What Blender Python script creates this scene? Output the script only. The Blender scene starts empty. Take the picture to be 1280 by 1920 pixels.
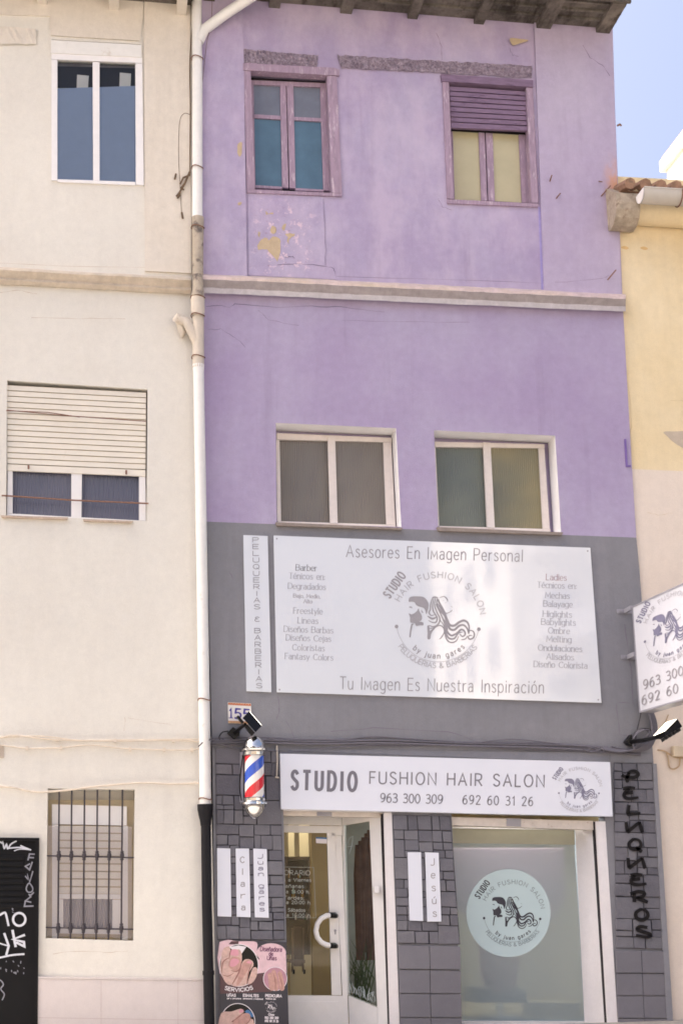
import bpy, bmesh, math, random
from mathutils import Vector, Matrix
from mathutils.geometry import tessellate_polygon
R = math.radians
rnd = random.Random(7)
scn = bpy.context.scene
col = scn.collection

# ------------------------------------------------------------------ camera
FPX, YAW, PITCH, ROLL = 2700.0, 0.16693, 0.26071, -0.0171
EYE = Vector((0, -18.5, 1.6))
cy, sy, cp, sp = math.cos(YAW), math.sin(YAW), math.cos(PITCH), math.sin(PITCH)
CF = Vector((sy * cp, cy * cp, sp)); r0 = Vector((cy, -sy, 0)); u0 = r0.cross(CF)
CR = r0 * math.cos(ROLL) + u0 * math.sin(ROLL)
CU = -r0 * math.sin(ROLL) + u0 * math.cos(ROLL)
cam = bpy.data.objects.new('camera', bpy.data.cameras.new('camera')); col.objects.link(cam)
cam.matrix_world = Matrix(((CR.x, CU.x, -CF.x, EYE.x), (CR.y, CU.y, -CF.y, EYE.y), (CR.z, CU.z, -CF.z, EYE.z), (0, 0, 0, 1)))
cam.data.sensor_fit = 'VERTICAL'; cam.data.sensor_height = 36; cam.data.lens = 36 * FPX / 1920
cam.data.clip_end = 3000
scn.camera = cam

# ------------------------------------------------------------------ light
SUN_EL, SUN_AZ = R(50), R(-75)          # azimuth measured from +Y towards +X: the sun stands behind the houses
SKY, SUNP, EXPO = 0.115, 3.7, 2.03
w = bpy.data.worlds.new('World'); scn.world = w; w.use_nodes = True
nt = w.node_tree
sky = nt.nodes.new('ShaderNodeTexSky'); sky.sky_type = 'NISHITA'; sky.sun_disc = False
sky.sun_elevation = SUN_EL; sky.sun_rotation = SUN_AZ; sky.dust_density = 10; sky.air_density = 0.65; sky.ozone_density = 0.8
nt.links.new(sky.outputs[0], nt.nodes['Background'].inputs[0]); nt.nodes['Background'].inputs[1].default_value = SKY
sl = bpy.data.lights.new('sun', 'SUN'); sl.energy = SUNP; sl.angle = R(0.5); sl.color = (1, .975, .95)
so = bpy.data.objects.new('sun', sl); col.objects.link(so)
sdir = Vector((math.sin(SUN_AZ) * math.cos(SUN_EL), math.cos(SUN_AZ) * math.cos(SUN_EL), math.sin(SUN_EL)))
so.rotation_euler = (sdir).to_track_quat('Z', 'Y').to_euler(); so.location = (0, 30, 40)
vs = scn.view_settings
vs.view_transform = 'Standard'; vs.look = 'None'; vs.exposure = EXPO; vs.gamma = 1; vs.use_curve_mapping = False
scn.cycles.max_bounces = 8; scn.cycles.diffuse_bounces = 5; scn.cycles.filter_width = 1.7
scn.cycles.caustics_reflective = False; scn.cycles.caustics_refractive = False; scn.cycles.use_denoising = True

# ------------------------------------------------------------------ where a thing stands: a sight line met with a plane at its real distance
def ray(px, py): return (px - 640) * CR - (py - 960) * CU + FPX * CF
def U(px, py, d=0.0):                    # d = metres in front of the facade plane
    v = ray(px, py); t = (-d - EYE.y) / v.y
    return EYE + v * t
def lerp(a, b, t): return a + (b - a) * t
class Quad:
    def __init__(s, *p): s.p = p
    def __call__(s, u, v):
        a, b, c, d = s.p
        return (lerp(lerp(a[0], b[0], u), lerp(d[0], c[0], u), v), lerp(lerp(a[1], b[1], u), lerp(d[1], c[1], u), v))
    def sub(s, u0, v0, u1, v1): return [s(u0, v0), s(u1, v0), s(u1, v1), s(u0, v1)]

# ------------------------------------------------------------------ mesh collecting
class MB:
    def __init__(s): s.v = []; s.f = []; s.m = []; s.cur = 0
    def poly(s, pts):
        i = len(s.v); s.v += [Vector(p) for p in pts]; s.f.append(list(range(i, i + len(pts)))); s.m.append(s.cur)
    def loft(s, rings, closed=True, caps=True):
        n = len(rings[0]); i = len(s.v)
        for r in rings: s.v += [Vector(p) for p in r]
        for k in range(len(rings) - 1):
            for j in range(n if closed else n - 1):
                a = i + k * n + j; b = i + k * n + (j + 1) % n
                s.f.append([a, b, b + n, a + n]); s.m.append(s.cur)
        if caps and closed:
            s.f.append(list(range(i, i + n))[::-1]); s.m.append(s.cur)
            e = i + (len(rings) - 1) * n
            s.f.append(list(range(e, e + n))); s.m.append(s.cur)
    def prism(s, px, d1, d0):            # outline as seen, front face d1 in front of the facade, extruded back to d0
        fr = [U(x, y, d1) for x, y in px]
        bk = [Vector((p.x, -d0, p.z)) for p in fr]
        s.loft([bk, fr])
    def sheet(s, px, d, M=None):
        s.poly([(M or U)(x, y, d) for x, y in px])
    def fill(s, loops):                  # world loops: outer first, then holes
        loops = [[Vector(p) for p in l] for l in loops]
        flat = [p for l in loops for p in l]; i = len(s.v); s.v += flat
        for t in tessellate_polygon(loops): s.f.append([i + k for k in t]); s.m.append(s.cur)
    def side(s, loop, d0):               # reveal from a facade loop back to depth d0
        i = len(s.v); n = len(loop)
        s.v += [Vector(p) for p in loop] + [Vector((p[0], -d0, p[2])) for p in loop]
        for j in range(n):
            k = (j + 1) % n
            s.f.append([i + j, i + k, i + n + k, i + n + j]); s.m.append(s.cur)
    def tube(s, pts, r, n=8, caps=True):
        pts = [Vector(p) for p in pts]; rs = r if isinstance(r, (list, tuple)) else [r] * len(pts)
        t0 = (pts[1] - pts[0]).normalized()
        ref = Vector((0, 0, 1)) if abs(t0.z) < .9 else Vector((0, -1, 0))
        a = t0.cross(ref).normalized(); rings = []
        for k, p in enumerate(pts):
            t = (pts[min(k + 1, len(pts) - 1)] - pts[max(k - 1, 0)]).normalized()
            a = (a - t * a.dot(t)).normalized(); b = t.cross(a)
            rings.append([p + (a * math.cos(2 * math.pi * j / n) + b * math.sin(2 * math.pi * j / n)) * rs[k] for j in range(n)])
        s.loft(rings, True, caps)
    def lathe(s, base, prof, n=24, axis=Vector((0, 0, 1))):
        s.tube([base + axis * z for _, z in prof], [max(r, 1e-4) for r, _ in prof], n)
    def box(s, a, b):
        a = Vector(a); b = Vector(b)
        r = lambda z: [Vector((a.x, a.y, z)), Vector((b.x, a.y, z)), Vector((b.x, b.y, z)), Vector((a.x, b.y, z))]
        s.loft([r(a.z), r(b.z)])
    def obox(s, c, ex, ey, ez):          # oriented box, half extents as vectors
        q = lambda k: [c - ex - ey + k, c + ex - ey + k, c + ex + ey + k, c - ex + ey + k]
        s.loft([q(-ez), q(ez)])
    def bounds(s):
        xs, ys, zs = zip(*[(p.x, p.y, p.z) for p in s.v])
        return Vector((min(xs), min(ys), min(zs))), Vector((max(xs), max(ys), max(zs)))

WORLD = {}
def mesh_obj(name, mb, mats, origin, smooth=False, bevel=0, keep=False):
    me = bpy.data.meshes.new(name)
    me.from_pydata([p - origin for p in mb.v], [], mb.f)
    for m in (mats if isinstance(mats, (list, tuple)) else [mats]): me.materials.append(m)
    for p, k in zip(me.polygons, mb.m): p.material_index = k
    bm = bmesh.new(); bm.from_mesh(me)
    if not keep: bmesh.ops.recalc_face_normals(bm, faces=bm.faces)
    bm.to_mesh(me); bm.free()
    if smooth:
        for p in me.polygons: p.use_smooth = True
        try: me.set_sharp_from_angle(angle=R(40))
        except Exception: pass
    o = bpy.data.objects.new(name, me); col.objects.link(o)
    if bevel:
        b = o.modifiers.new('bevel', 'BEVEL'); b.width = bevel; b.segments = 2; b.limit_method = 'ANGLE'
    return o
def tag(o, label=None, cat=None, group=None, kind=None):
    for k, v in (('label', label), ('category', cat), ('group', group), ('kind', kind)):
        if v: o[k] = v
    return o
def thing(name, label, cat, loc, group=None, kind=None):
    o = bpy.data.objects.new(name, None); col.objects.link(o); o.location = loc; o.empty_display_size = .2
    WORLD[o.name] = Vector(loc); return tag(o, label, cat, group, kind)
def part(name, mb, mats, parent, smooth=False, label=None, bevel=0):
    org = WORLD[parent.name]
    o = mesh_obj(name, mb, mats, org, smooth, bevel); o.parent = parent
    WORLD[o.name] = org
    if label: o['label'] = label
    return o
def solo(name, mb, mats, label=None, cat=None, group=None, kind=None, smooth=False, bevel=0):
    a, b = mb.bounds(); org = Vector(((a.x + b.x) / 2, (a.y + b.y) / 2, a.z))
    o = mesh_obj(name, mb, mats, org, smooth, bevel); o.location = org; WORLD[o.name] = org
    return tag(o, label, cat, group, kind)

# ------------------------------------------------------------------ materials
def new_mat(name):
    m = bpy.data.materials.new(name); m.use_nodes = True
    return m, m.node_tree, m.node_tree.nodes['Principled BSDF']
def rgb(r, g, b): # sRGB 0-255 to linear
    f = lambda c: (c / 255 / 12.92) if c <= 10 else ((c / 255 + .055) / 1.055) ** 2.4
    return (f(r), f(g), f(b), 1)
def node(t, k, **kw):
    n = t.nodes.new('ShaderNode' + k)
    for a, b in kw.items(): setattr(n, a, b)
    return n
def noise(t, scale, detail=4, rough=.55, vec=None, stretch=None):
    n = node(t, 'TexNoise'); n.inputs['Scale'].default_value = scale; n.inputs['Detail'].default_value = detail
    n.inputs['Roughness'].default_value = rough
    g = node(t, 'NewGeometry'); src = g.outputs['Position']
    if stretch:
        mp = node(t, 'Mapping'); mp.inputs['Scale'].default_value = stretch; t.links.new(src, mp.inputs[0]); src = mp.outputs[0]
    t.links.new(src, n.inputs['Vector']); return n.outputs['Fac']
def ramp(t, fac, stops, interp='LINEAR'):
    n = node(t, 'ValToRGB'); n.color_ramp.interpolation = interp; e = n.color_ramp.elements
    while len(e) < len(stops): e.new(.5)
    for k, (p, c) in enumerate(stops): e[k].position = p; e[k].color = c if len(c) == 4 else (*c, 1)
    t.links.new(fac, n.inputs[0]); return n.outputs[0]
def mix(t, fac, a, b, mode='MIX'):
    n = node(t, 'Mix', data_type='RGBA', blend_type=mode)
    for i, x in ((0, fac), (6, a), (7, b)):
        if hasattr(x, 'links'): t.links.new(x, n.inputs[i])
        else: n.inputs[i].default_value = x
    return n.outputs[2]
def math_n(t, op, a, b=None, c=None):
    n = node(t, 'Math', operation=op)
    for i, x in enumerate((a, b, c)):
        if x is None: continue
        if hasattr(x, 'links'): t.links.new(x, n.inputs[i])
        else: n.inputs[i].default_value = x
    return n.outputs[0]
def bump(t, bs, h, strength=.3, dist=.01, prev=None):
    n = node(t, 'Bump'); n.inputs['Strength'].default_value = strength; n.inputs['Distance'].default_value = dist
    t.links.new(h, n.inputs['Height'])
    if prev: t.links.new(prev, n.inputs['Normal'])
    if bs: t.links.new(n.outputs[0], bs.inputs['Normal'])
    return n.outputs[0]
def G(c): return (c, c, c, 1)
def mul(c, k): return (c[0] * k, c[1] * k, c[2] * k, 1)

def plaster(name, c, c2, rough=.85, b=.35, patch=None, stain=.12, streak=.1, runs=.0):
    m, t, bs = new_mat(name)
    bs.inputs['Roughness'].default_value = rough; bs.inputs['Specular IOR Level'].default_value = .25
    base = mix(t, ramp(t, noise(t, .55, 5, .6), [(.35, G(0)), (.65, G(1))]), c, c2)
    base = mix(t, 1, base, ramp(t, noise(t, 9, 6, .65), [(.3, G(1 - stain)), (.7, G(1 + stain * .3))]), 'MULTIPLY')
    base = mix(t, 1, base, ramp(t, noise(t, 2.2, 6, .7, stretch=(2.2, 1, .3)), [(.3, G(1 - streak)), (.62, G(1))]), 'MULTIPLY')
    base = mix(t, 1, base, ramp(t, noise(t, 70, 3, .7), [(.25, G(.93)), (.7, G(1.02))]), 'MULTIPLY')
    if runs:
        r1 = ramp(t, noise(t, 1.5, 4, .6, stretch=(2.6, 1, .14)), [(.56, G(0)), (.68, G(1))])
        r2 = ramp(t, noise(t, .7, 3, .6), [(.42, G(0)), (.6, G(1))])
        f = math_n(t, 'MULTIPLY', math_n(t, 'MULTIPLY', r1, r2), runs)
        base = mix(t, f, base, (c[0] * .62, c[1] * .60, c[2] * .60, 1))
        sp = ramp(t, noise(t, 5.5, 7, .8), [(.64, G(0)), (.70, G(1))])
        base = mix(t, math_n(t, 'MULTIPLY', sp, runs * .8), base, (min(1, c[0] * 1.25), min(1, c[1] * 1.25), min(1, c[2] * 1.2), 1))
    if patch: base = patch(t, base)
    t.links.new(base, bs.inputs['Base Color'])
    n1 = bump(t, None, noise(t, 1.6, 5, .55), .5, .05 * b)
    n2 = bump(t, None, noise(t, 42, 5, .7), .5, .012 * b, n1)
    bump(t, bs, noise(t, 170, 2, .6), .4, .006 * b, n2)
    return m
def paint(name, c, rough=.5, var=.06, scale=14, b=.0, metal=0, spec=.5, dirt=None, stretch=None):
    m, t, bs = new_mat(name)
    bs.inputs['Roughness'].default_value = rough; bs.inputs['Metallic'].default_value = metal
    bs.inputs['Specular IOR Level'].default_value = spec
    o = mix(t, 1, c, ramp(t, noise(t, scale, 5, .65, stretch=stretch), [(.3, G(1 - var * 1.5)), (.7, G(1 + var * .4))]), 'MULTIPLY')
    if dirt: o = mix(t, ramp(t, noise(t, dirt[1], 6, .7, stretch=stretch), [(dirt[2], G(0)), (dirt[2] + .12, G(1))]), o, dirt[0])
    t.links.new(o, bs.inputs['Base Color'])
    if b: bump(t, bs, noise(t, scale * 5, 4, .7, stretch=stretch), .5, .01 * b)
    return m

def patch_purple(t, base):               # flaking paint under the left top window, its own shape
    g = node(t, 'NewGeometry'); s = node(t, 'SeparateXYZ'); t.links.new(g.outputs['Position'], s.inputs[0])
    a = U(462, 375); b = U(600, 520)
    def band(o, lo, hi, f):
        u = node(t, 'MapRange', interpolation_type='SMOOTHSTEP'); u.inputs[1].default_value = lo - f; u.inputs[2].default_value = lo + f
        v = node(t, 'MapRange', interpolation_type='SMOOTHSTEP'); v.inputs[1].default_value = hi + f; v.inputs[2].default_value = hi - f
        t.links.new(o, u.inputs[0]); t.links.new(o, v.inputs[0])
        return math_n(t, 'MULTIPLY', u.outputs[0], v.outputs[0])
    box = math_n(t, 'MULTIPLY', band(s.outputs[0], a.x + .1, b.x - .1, .25), band(s.outputs[2], b.z, a.z, .2))
    fl = ramp(t, noise(t, 8, 6, .75), [(.57, G(0)), (.60, G(1))])
    base = mix(t, math_n(t, 'MULTIPLY', box, math_n(t, 'MULTIPLY', fl, .75)), base, rgb(222, 196, 205))
    f2 = ramp(t, noise(t, 14, 5, .75, stretch=(1, 1, 1.6)), [(.62, G(0)), (.65, G(1))])
    base = mix(t, math_n(t, 'MULTIPLY', box, math_n(t, 'MULTIPLY', f2, .7)), base, rgb(150, 118, 140))
    # dustier, pinker weathering in the top storey, cleaner repaint below the string course
    up = band(s.outputs[2], U(700, 540).z, 30, .3)
    dn = ramp(t, noise(t, 2.2, 6, .65, stretch=(1, 1, .5)), [(.42, G(0)), (.62, G(1))])
    return mix(t, math_n(t, 'MULTIPLY', up, math_n(t, 'MULTIPLY', dn, .34)), base, rgb(206, 190, 208))
PURPLE = plaster('lavender_plaster', rgb(166, 151, 183), rgb(178, 168, 194), b=.7, patch=patch_purple, stain=.08, streak=.035, runs=.26)
def band2(t, o, lo, hi, f):
    u = node(t, 'MapRange', interpolation_type='SMOOTHSTEP'); u.inputs[1].default_value = lo - f; u.inputs[2].default_value = lo + f
    v = node(t, 'MapRange', interpolation_type='SMOOTHSTEP'); v.inputs[1].default_value = hi + f; v.inputs[2].default_value = hi - f
    t.links.new(o, u.inputs[0]); t.links.new(o, v.inputs[0])
    return math_n(t, 'MULTIPLY', u.outputs[0], v.outputs[0])
def patch_rust(t, base):                 # rusty wash where the lower roof meets the pilaster
    g = node(t, 'NewGeometry'); sp = node(t, 'SeparateXYZ'); t.links.new(g.outputs['Position'], sp.inputs[0])
    a, b_ = U(1148, 310), U(1150, 405)
    bx = math_n(t, 'MULTIPLY', band2(t, sp.outputs[0], U(1138, 370).x, 20, .12), band2(t, sp.outputs[2], b_.z, a.z, .3))
    n = ramp(t, noise(t, 5, 6, .7, stretch=(1, 1, .5)), [(.36, G(0)), (.56, G(1))])
    return mix(t, math_n(t, 'MULTIPLY', bx, math_n(t, 'MULTIPLY', n, .95)), base, rgb(200, 150, 118))
PURPLE_LIGHT = plaster('pale_lavender_plaster', rgb(177, 164, 190), rgb(187, 176, 197), b=.7, patch=patch_rust, runs=.2, stain=.07, streak=.06)
GREYP = plaster('grey_paint', rgb(130, 130, 136), rgb(138, 137, 143), rough=.75, b=.6, runs=.16, stain=.07, streak=.07)
CREAM = plaster('cream_plaster', rgb(219, 214, 205), rgb(225, 221, 212), b=.7, runs=.10, stain=.05, streak=.02)
CREAMDIRT = plaster('cream_plaster_weathered', rgb(219, 210, 197), rgb(225, 217, 206), b=.7, runs=.15, stain=.07, streak=.05)
YELLOW = plaster('yellow_plaster', rgb(227, 206, 164), rgb(233, 216, 182), b=.6, runs=.12, stain=.05, streak=.06)
CREAM2 = plaster('ivory_plaster', rgb(223, 208, 194), rgb(228, 215, 202), b=.6, runs=.08, stain=.04, streak=.04)
PATCHGREY = plaster('bare_render', rgb(193, 178, 160), rgb(205, 189, 170), b=.6)
TAN = plaster('bare_tan_render', rgb(192, 170, 140), rgb(202, 182, 154), b=.8)
def rough_mat():
    m, t, bs = new_mat('rough_cast'); bs.inputs['Roughness'].default_value = .95
    v = node(t, 'TexVoronoi'); v.inputs['Scale'].default_value = 24; g = node(t, 'NewGeometry'); t.links.new(g.outputs['Position'], v.inputs['Vector'])
    n = noise(t, 20, 6, .8)
    t.links.new(mix(t, ramp(t, n, [(.4, G(0)), (.62, G(1))]), rgb(156, 138, 156), rgb(208, 190, 208)), bs.inputs['Base Color'])
    bump(t, bs, n, 1, .06, bump(t, None, v.outputs['Distance'], 1, .05)); return m
ROUGH = rough_mat()
def concrete():
    m, t, bs = new_mat('stained_concrete'); bs.inputs['Roughness'].default_value = .95
    a = mix(t, ramp(t, noise(t, 1.8, 7, .7), [(.36, G(0)), (.66, G(1))]), rgb(70, 65, 60), rgb(130, 122, 114))
    a = mix(t, ramp(t, noise(t, 5, 6, .7, stretch=(1, .3, 1)), [(.5, G(0)), (.7, G(1))]), a, rgb(40, 31, 28))
    t.links.new(a, bs.inputs['Base Color']); bump(t, bs, noise(t, 30, 5, .7), .6, .02); return m
CONC = concrete()
CORNICE = plaster('lime_moulding', rgb(196, 188, 194), rgb(208, 202, 204), b=.9, stain=.18, streak=.02)
CORNTOP = plaster('flaked_moulding_edge', rgb(206, 186, 196), rgb(216, 198, 178), b=1.2, stain=.25, streak=.02)
WHITEP = paint('white_pvc', rgb(228, 226, 222), .45, .04, 9, dirt=(rgb(196, 186, 172), 3, .62))
WHITEA = paint('white_aluminium', rgb(232, 229, 228), .35, .03, 10)
OFFW = paint('aged_white_frame', rgb(222, 212, 206), .45, .06, 12)
WHITEPL = plaster('white_painted_jamb', rgb(224, 219, 219), rgb(230, 225, 226), rough=.6, b=.3, stain=.05, streak=.06)
REVEAL = paint('white_reveal', rgb(242, 240, 240), .6, .04, 5)
SIGNW = paint('sign_white', rgb(212, 215, 221), .05, .012, 1.2, spec=.9)
_t = SIGNW.node_tree; bump(_t, _t.nodes['Principled BSDF'], noise(_t, 1.3, 2, .4), .03, .02)
SIGNW2 = paint('sign_white_matt', rgb(212, 215, 226), .3, .012, 2)
INK = paint('grey_lettering', rgb(150, 147, 153), .4, .04)
INKL = paint('pale_grey_lettering', rgb(174, 173, 180), .4, .06, 30)
INKR = paint('pale_mauve_lettering', rgb(178, 158, 166), .4, .06, 30)
INKD = paint('dark_decal', rgb(40, 40, 56), .4, .05)
INKM = paint('teal_grey_decal', rgb(120, 134, 142), .4, .05)
INKV = paint('violet_grey_lettering', rgb(120, 118, 142), .4, .05)
WOODP = paint('weathered_mauve_wood', rgb(164, 142, 162), .8, .18, 9, .6, dirt=(rgb(202, 186, 198), 7, .56), stretch=(3, 3, .5))
WOODD = paint('dark_mauve_wood', rgb(130, 108, 134), .8, .16, 9, .6, dirt=(rgb(92, 70, 96), 6, .56), stretch=(.6, 3, 3))
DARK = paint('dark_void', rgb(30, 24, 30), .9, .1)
TEAL = paint('teal_glass', rgb(84, 112, 132), .08, .10, 3.5, spec=.6)
GREYGL = paint('dusty_glass', rgb(112, 116, 128), .16, .10, 4, spec=.6)
BEIGEGL = paint('curtained_glass', rgb(186, 178, 146), .12, .05, 3, spec=.5)
BLUEGL = paint('painted_sky_reflection', rgb(158, 172, 212), .35, .03, 5)
def clear_glass():
    m, t, bs = new_mat('clear_glass')
    tr = node(t, 'BsdfTransparent'); gl = node(t, 'BsdfGlossy'); gl.inputs['Roughness'].default_value = .03
    tr.inputs[0].default_value = (.88, .93, .92, 1)
    fr = node(t, 'Fresnel'); fr.inputs[0].default_value = 1.5
    mx = node(t, 'MixShader'); t.links.new(fr.outputs[0], mx.inputs[0]); t.links.new(tr.outputs[0], mx.inputs[1]); t.links.new(gl.outputs[0], mx.inputs[2])
    t.links.new(mx.outputs[0], t.nodes['Material Output'].inputs[0]); return m
GLASS = clear_glass()
def ribbed(name, c, c2, freq=34):
    m, t, bs = new_mat(name); bs.inputs['Roughness'].default_value = .22; bs.inputs['Specular IOR Level'].default_value = .6
    t.links.new(mix(t, ramp(t, noise(t, .9, 2, .5), [(.36, G(0)), (.62, G(1))]), c, c2), bs.inputs['Base Color'])
    g = node(t, 'NewGeometry'); s = node(t, 'SeparateXYZ'); t.links.new(g.outputs['Position'], s.inputs[0])
    bump(t, bs, math_n(t, 'SINE', math_n(t, 'MULTIPLY', s.outputs[0], freq * 6.283)), .5, .006); return m
RIB1 = ribbed('ribbed_glass_brown', rgb(110, 103, 96), rgb(122, 114, 104))
RIB2 = ribbed('ribbed_glass_olive', rgb(104, 104, 88), rgb(136, 127, 94))
RIB3 = ribbed('ribbed_glass_slate', rgb(78, 80, 98), rgb(92, 92, 108), 30)
def frosted():
    m, t, bs = new_mat('frosted_film_glass')
    bs.inputs['Base Color'].default_value = rgb(172, 188, 194); bs.inputs['Roughness'].default_value = .3
    tl = node(t, 'BsdfRefraction'); tl.inputs['Roughness'].default_value = .3; tl.inputs['IOR'].default_value = 1.12; tl.inputs[0].default_value = (.84, .95, 1, 1)
    mx = node(t, 'MixShader'); mx.inputs[0].default_value = .46
    t.links.new(bs.outputs[0], mx.inputs[1]); t.links.new(tl.outputs[0], mx.inputs[2])
    t.links.new(mx.outputs[0], t.nodes['Material Output'].inputs[0]); return m
FROST = frosted()
DECAL = paint('pale_decal_film', rgb(186, 206, 210), .35, .015, 3)
STONE = plaster('grey_stone_cladding', rgb(108, 107, 114), rgb(117, 115, 122), rough=.8, b=.8, stain=.12, streak=.03)
STONE_B = plaster('grey_stone_pale', rgb(114, 113, 119), rgb(124, 122, 128), rough=.8, b=1.4, stain=.12, streak=.03)
STONE_C = plaster('grey_stone_dark', rgb(101, 100, 108), rgb(111, 109, 116), rough=.8, b=1.4, stain=.14, streak=.03)
JOINT = paint('dark_joint', rgb(74, 72, 79), .9, .1)
TILEG = plaster('grey_tile', rgb(112, 110, 117), rgb(119, 117, 124), rough=.55, b=.3, stain=.06, streak=.04)
TILEC = plaster('pale_stone_tile', rgb(209, 199, 196), rgb(215, 206, 202), rough=.6, b=.25, stain=.04, streak=.04)
SLATW = paint('ivory_slat', rgb(226, 219, 206), .5, .04, 6, dirt=(rgb(206, 196, 176), 3, .62))
RUST = paint('rusty_iron', rgb(140, 104, 86), .85, .25, 40, .5)
IRON = paint('dark_iron', rgb(56, 50, 56), .55, .15, 40, .3)
CAST = paint('cast_iron_pipe', rgb(17, 16, 22), .5, .2, 30, .3, spec=.25)
CLAY = paint('grimy_fibre_cement', rgb(178, 166, 150), .9, .12, 8, .8, dirt=(rgb(104, 96, 92), 6, .52))
BEIGEPIPE = paint('beige_pipe', rgb(205, 194, 180), .7, .08, 8, .4, dirt=(rgb(150, 134, 116), 5, .62))
CHROME = paint('chrome', rgb(214, 212, 210), .1, .05, 20, metal=1)
BLACK = paint('black_plastic', rgb(9, 8, 10), .35, .1, 20, spec=.3)
BLACKP = paint('black_sheet_metal', rgb(9, 9, 14), .5, .2, 6, .1, spec=.2)
CHALK = paint('white_graffiti', rgb(206, 208, 216), .7, .1, 40, dirt=(rgb(120, 120, 128), 30, .66))
CHALKG = paint('grey_graffiti', rgb(140, 140, 150), .7, .15, 40)
CABLEG = paint('grey_cable', rgb(104, 101, 110), .6, .1, 20)
CABLED = paint('dark_cable', rgb(52, 49, 56), .6, .1, 20)
CABLEC = paint('cream_painted_cable', rgb(218, 205, 188), .7, .08, 14)
BOXB = paint('beige_box', rgb(206, 190, 166), .6, .08, 10)
TILER = paint('roof_tile', rgb(160, 126, 104), .9, .3, 9, .6, dirt=(rgb(112, 96, 84), 7, .58))
MORTAR = paint('pink_mortar', rgb(178, 164, 146), .95, .25, 9, 1, dirt=(rgb(136, 118, 104), 8, .56))
OCHRE = paint('ochre_panel', rgb(176, 146, 92), .6, .06, 3)
FLOORB = paint('beige_floor', rgb(190, 168, 128), .5, .08, 3)
INTW = paint('interior_plaster', rgb(205, 190, 160), .8, .05, 3)
BROWN = paint('dark_brown_wood', rgb(58, 42, 36), .5, .15, 8)
PINK = paint('pink_print', rgb(218, 186, 194), .4, .12, 14)
SKIN = paint('skin_print', rgb(196, 152, 142), .4, .2, 24)
SKIN2 = paint('pale_skin_print', rgb(210, 176, 166), .4, .2, 24)
SKIN3 = paint('mauve_skin_print', rgb(180, 132, 148), .4, .10, 20)
NAIL = paint('nail_print', rgb(212, 150, 164), .3, .05)
SLATE = paint('slate_print', rgb(44, 44, 56), .35, .08, 10)
MAROON = paint('maroon_print', rgb(82, 54, 60), .4, .1, 10)
BLUEPR = paint('blue_print', rgb(58, 110, 160), .4, .05)
WHITEPR = paint('white_print', rgb(226, 220, 224), .4, .03)
TILEW = paint('glazed_tile', rgb(222, 218, 214), .15, .03, 20)
TILEO = paint('ochre_glaze', rgb(206, 160, 120), .2, .25, 60)
BLUEI = paint('blue_glaze', rgb(66, 58, 140), .3, .05)
RED = paint('red_paint', rgb(206, 36, 44), .2, .03)
STEELG = paint('grey_sign_frame', rgb(150, 148, 156), .4, .05, 10)
RUSTSTAIN = plaster('orange_stain', rgb(206, 160, 130), rgb(214, 176, 150), b=.4)
def emit(name, c, s):
    m, t, bs = new_mat(name); bs.inputs['Emission Color'].default_value = c; bs.inputs['Emission Strength'].default_value = s
    bs.inputs['Base Color'].default_value = c; return m
LED = emit('lit_lamp_glass', (1, .93, .74, 1), 1.1)
CEILLAMP = emit('ceiling_lamp_glass', (1, .88, .68, 1), 1.1)
def pole_mat(cx, cyy, period, z0):
    m, t, bs = new_mat('barber_stripes'); bs.inputs['Roughness'].default_value = .12
    bs.inputs['Coat Weight'].default_value = .6
    g = node(t, 'NewGeometry'); s = node(t, 'SeparateXYZ'); t.links.new(g.outputs['Position'], s.inputs[0])
    a = math_n(t, 'ARCTAN2', math_n(t, 'SUBTRACT', s.outputs[0], cx), math_n(t, 'SUBTRACT', cyy, s.outputs[1]))
    v = math_n(t, 'FRACT', math_n(t, 'SUBTRACT', math_n(t, 'DIVIDE', math_n(t, 'SUBTRACT', s.outputs[2], z0), period), math_n(t, 'MULTIPLY', a, 1.15 / 6.2832)))
    t.links.new(ramp(t, v, [(0, rgb(206, 40, 52)), (.28, rgb(226, 222, 218)), (.5, rgb(44, 84, 186)), (.78, rgb(226, 222, 218))], 'CONSTANT'), bs.inputs['Base Color'])
    return m

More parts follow.
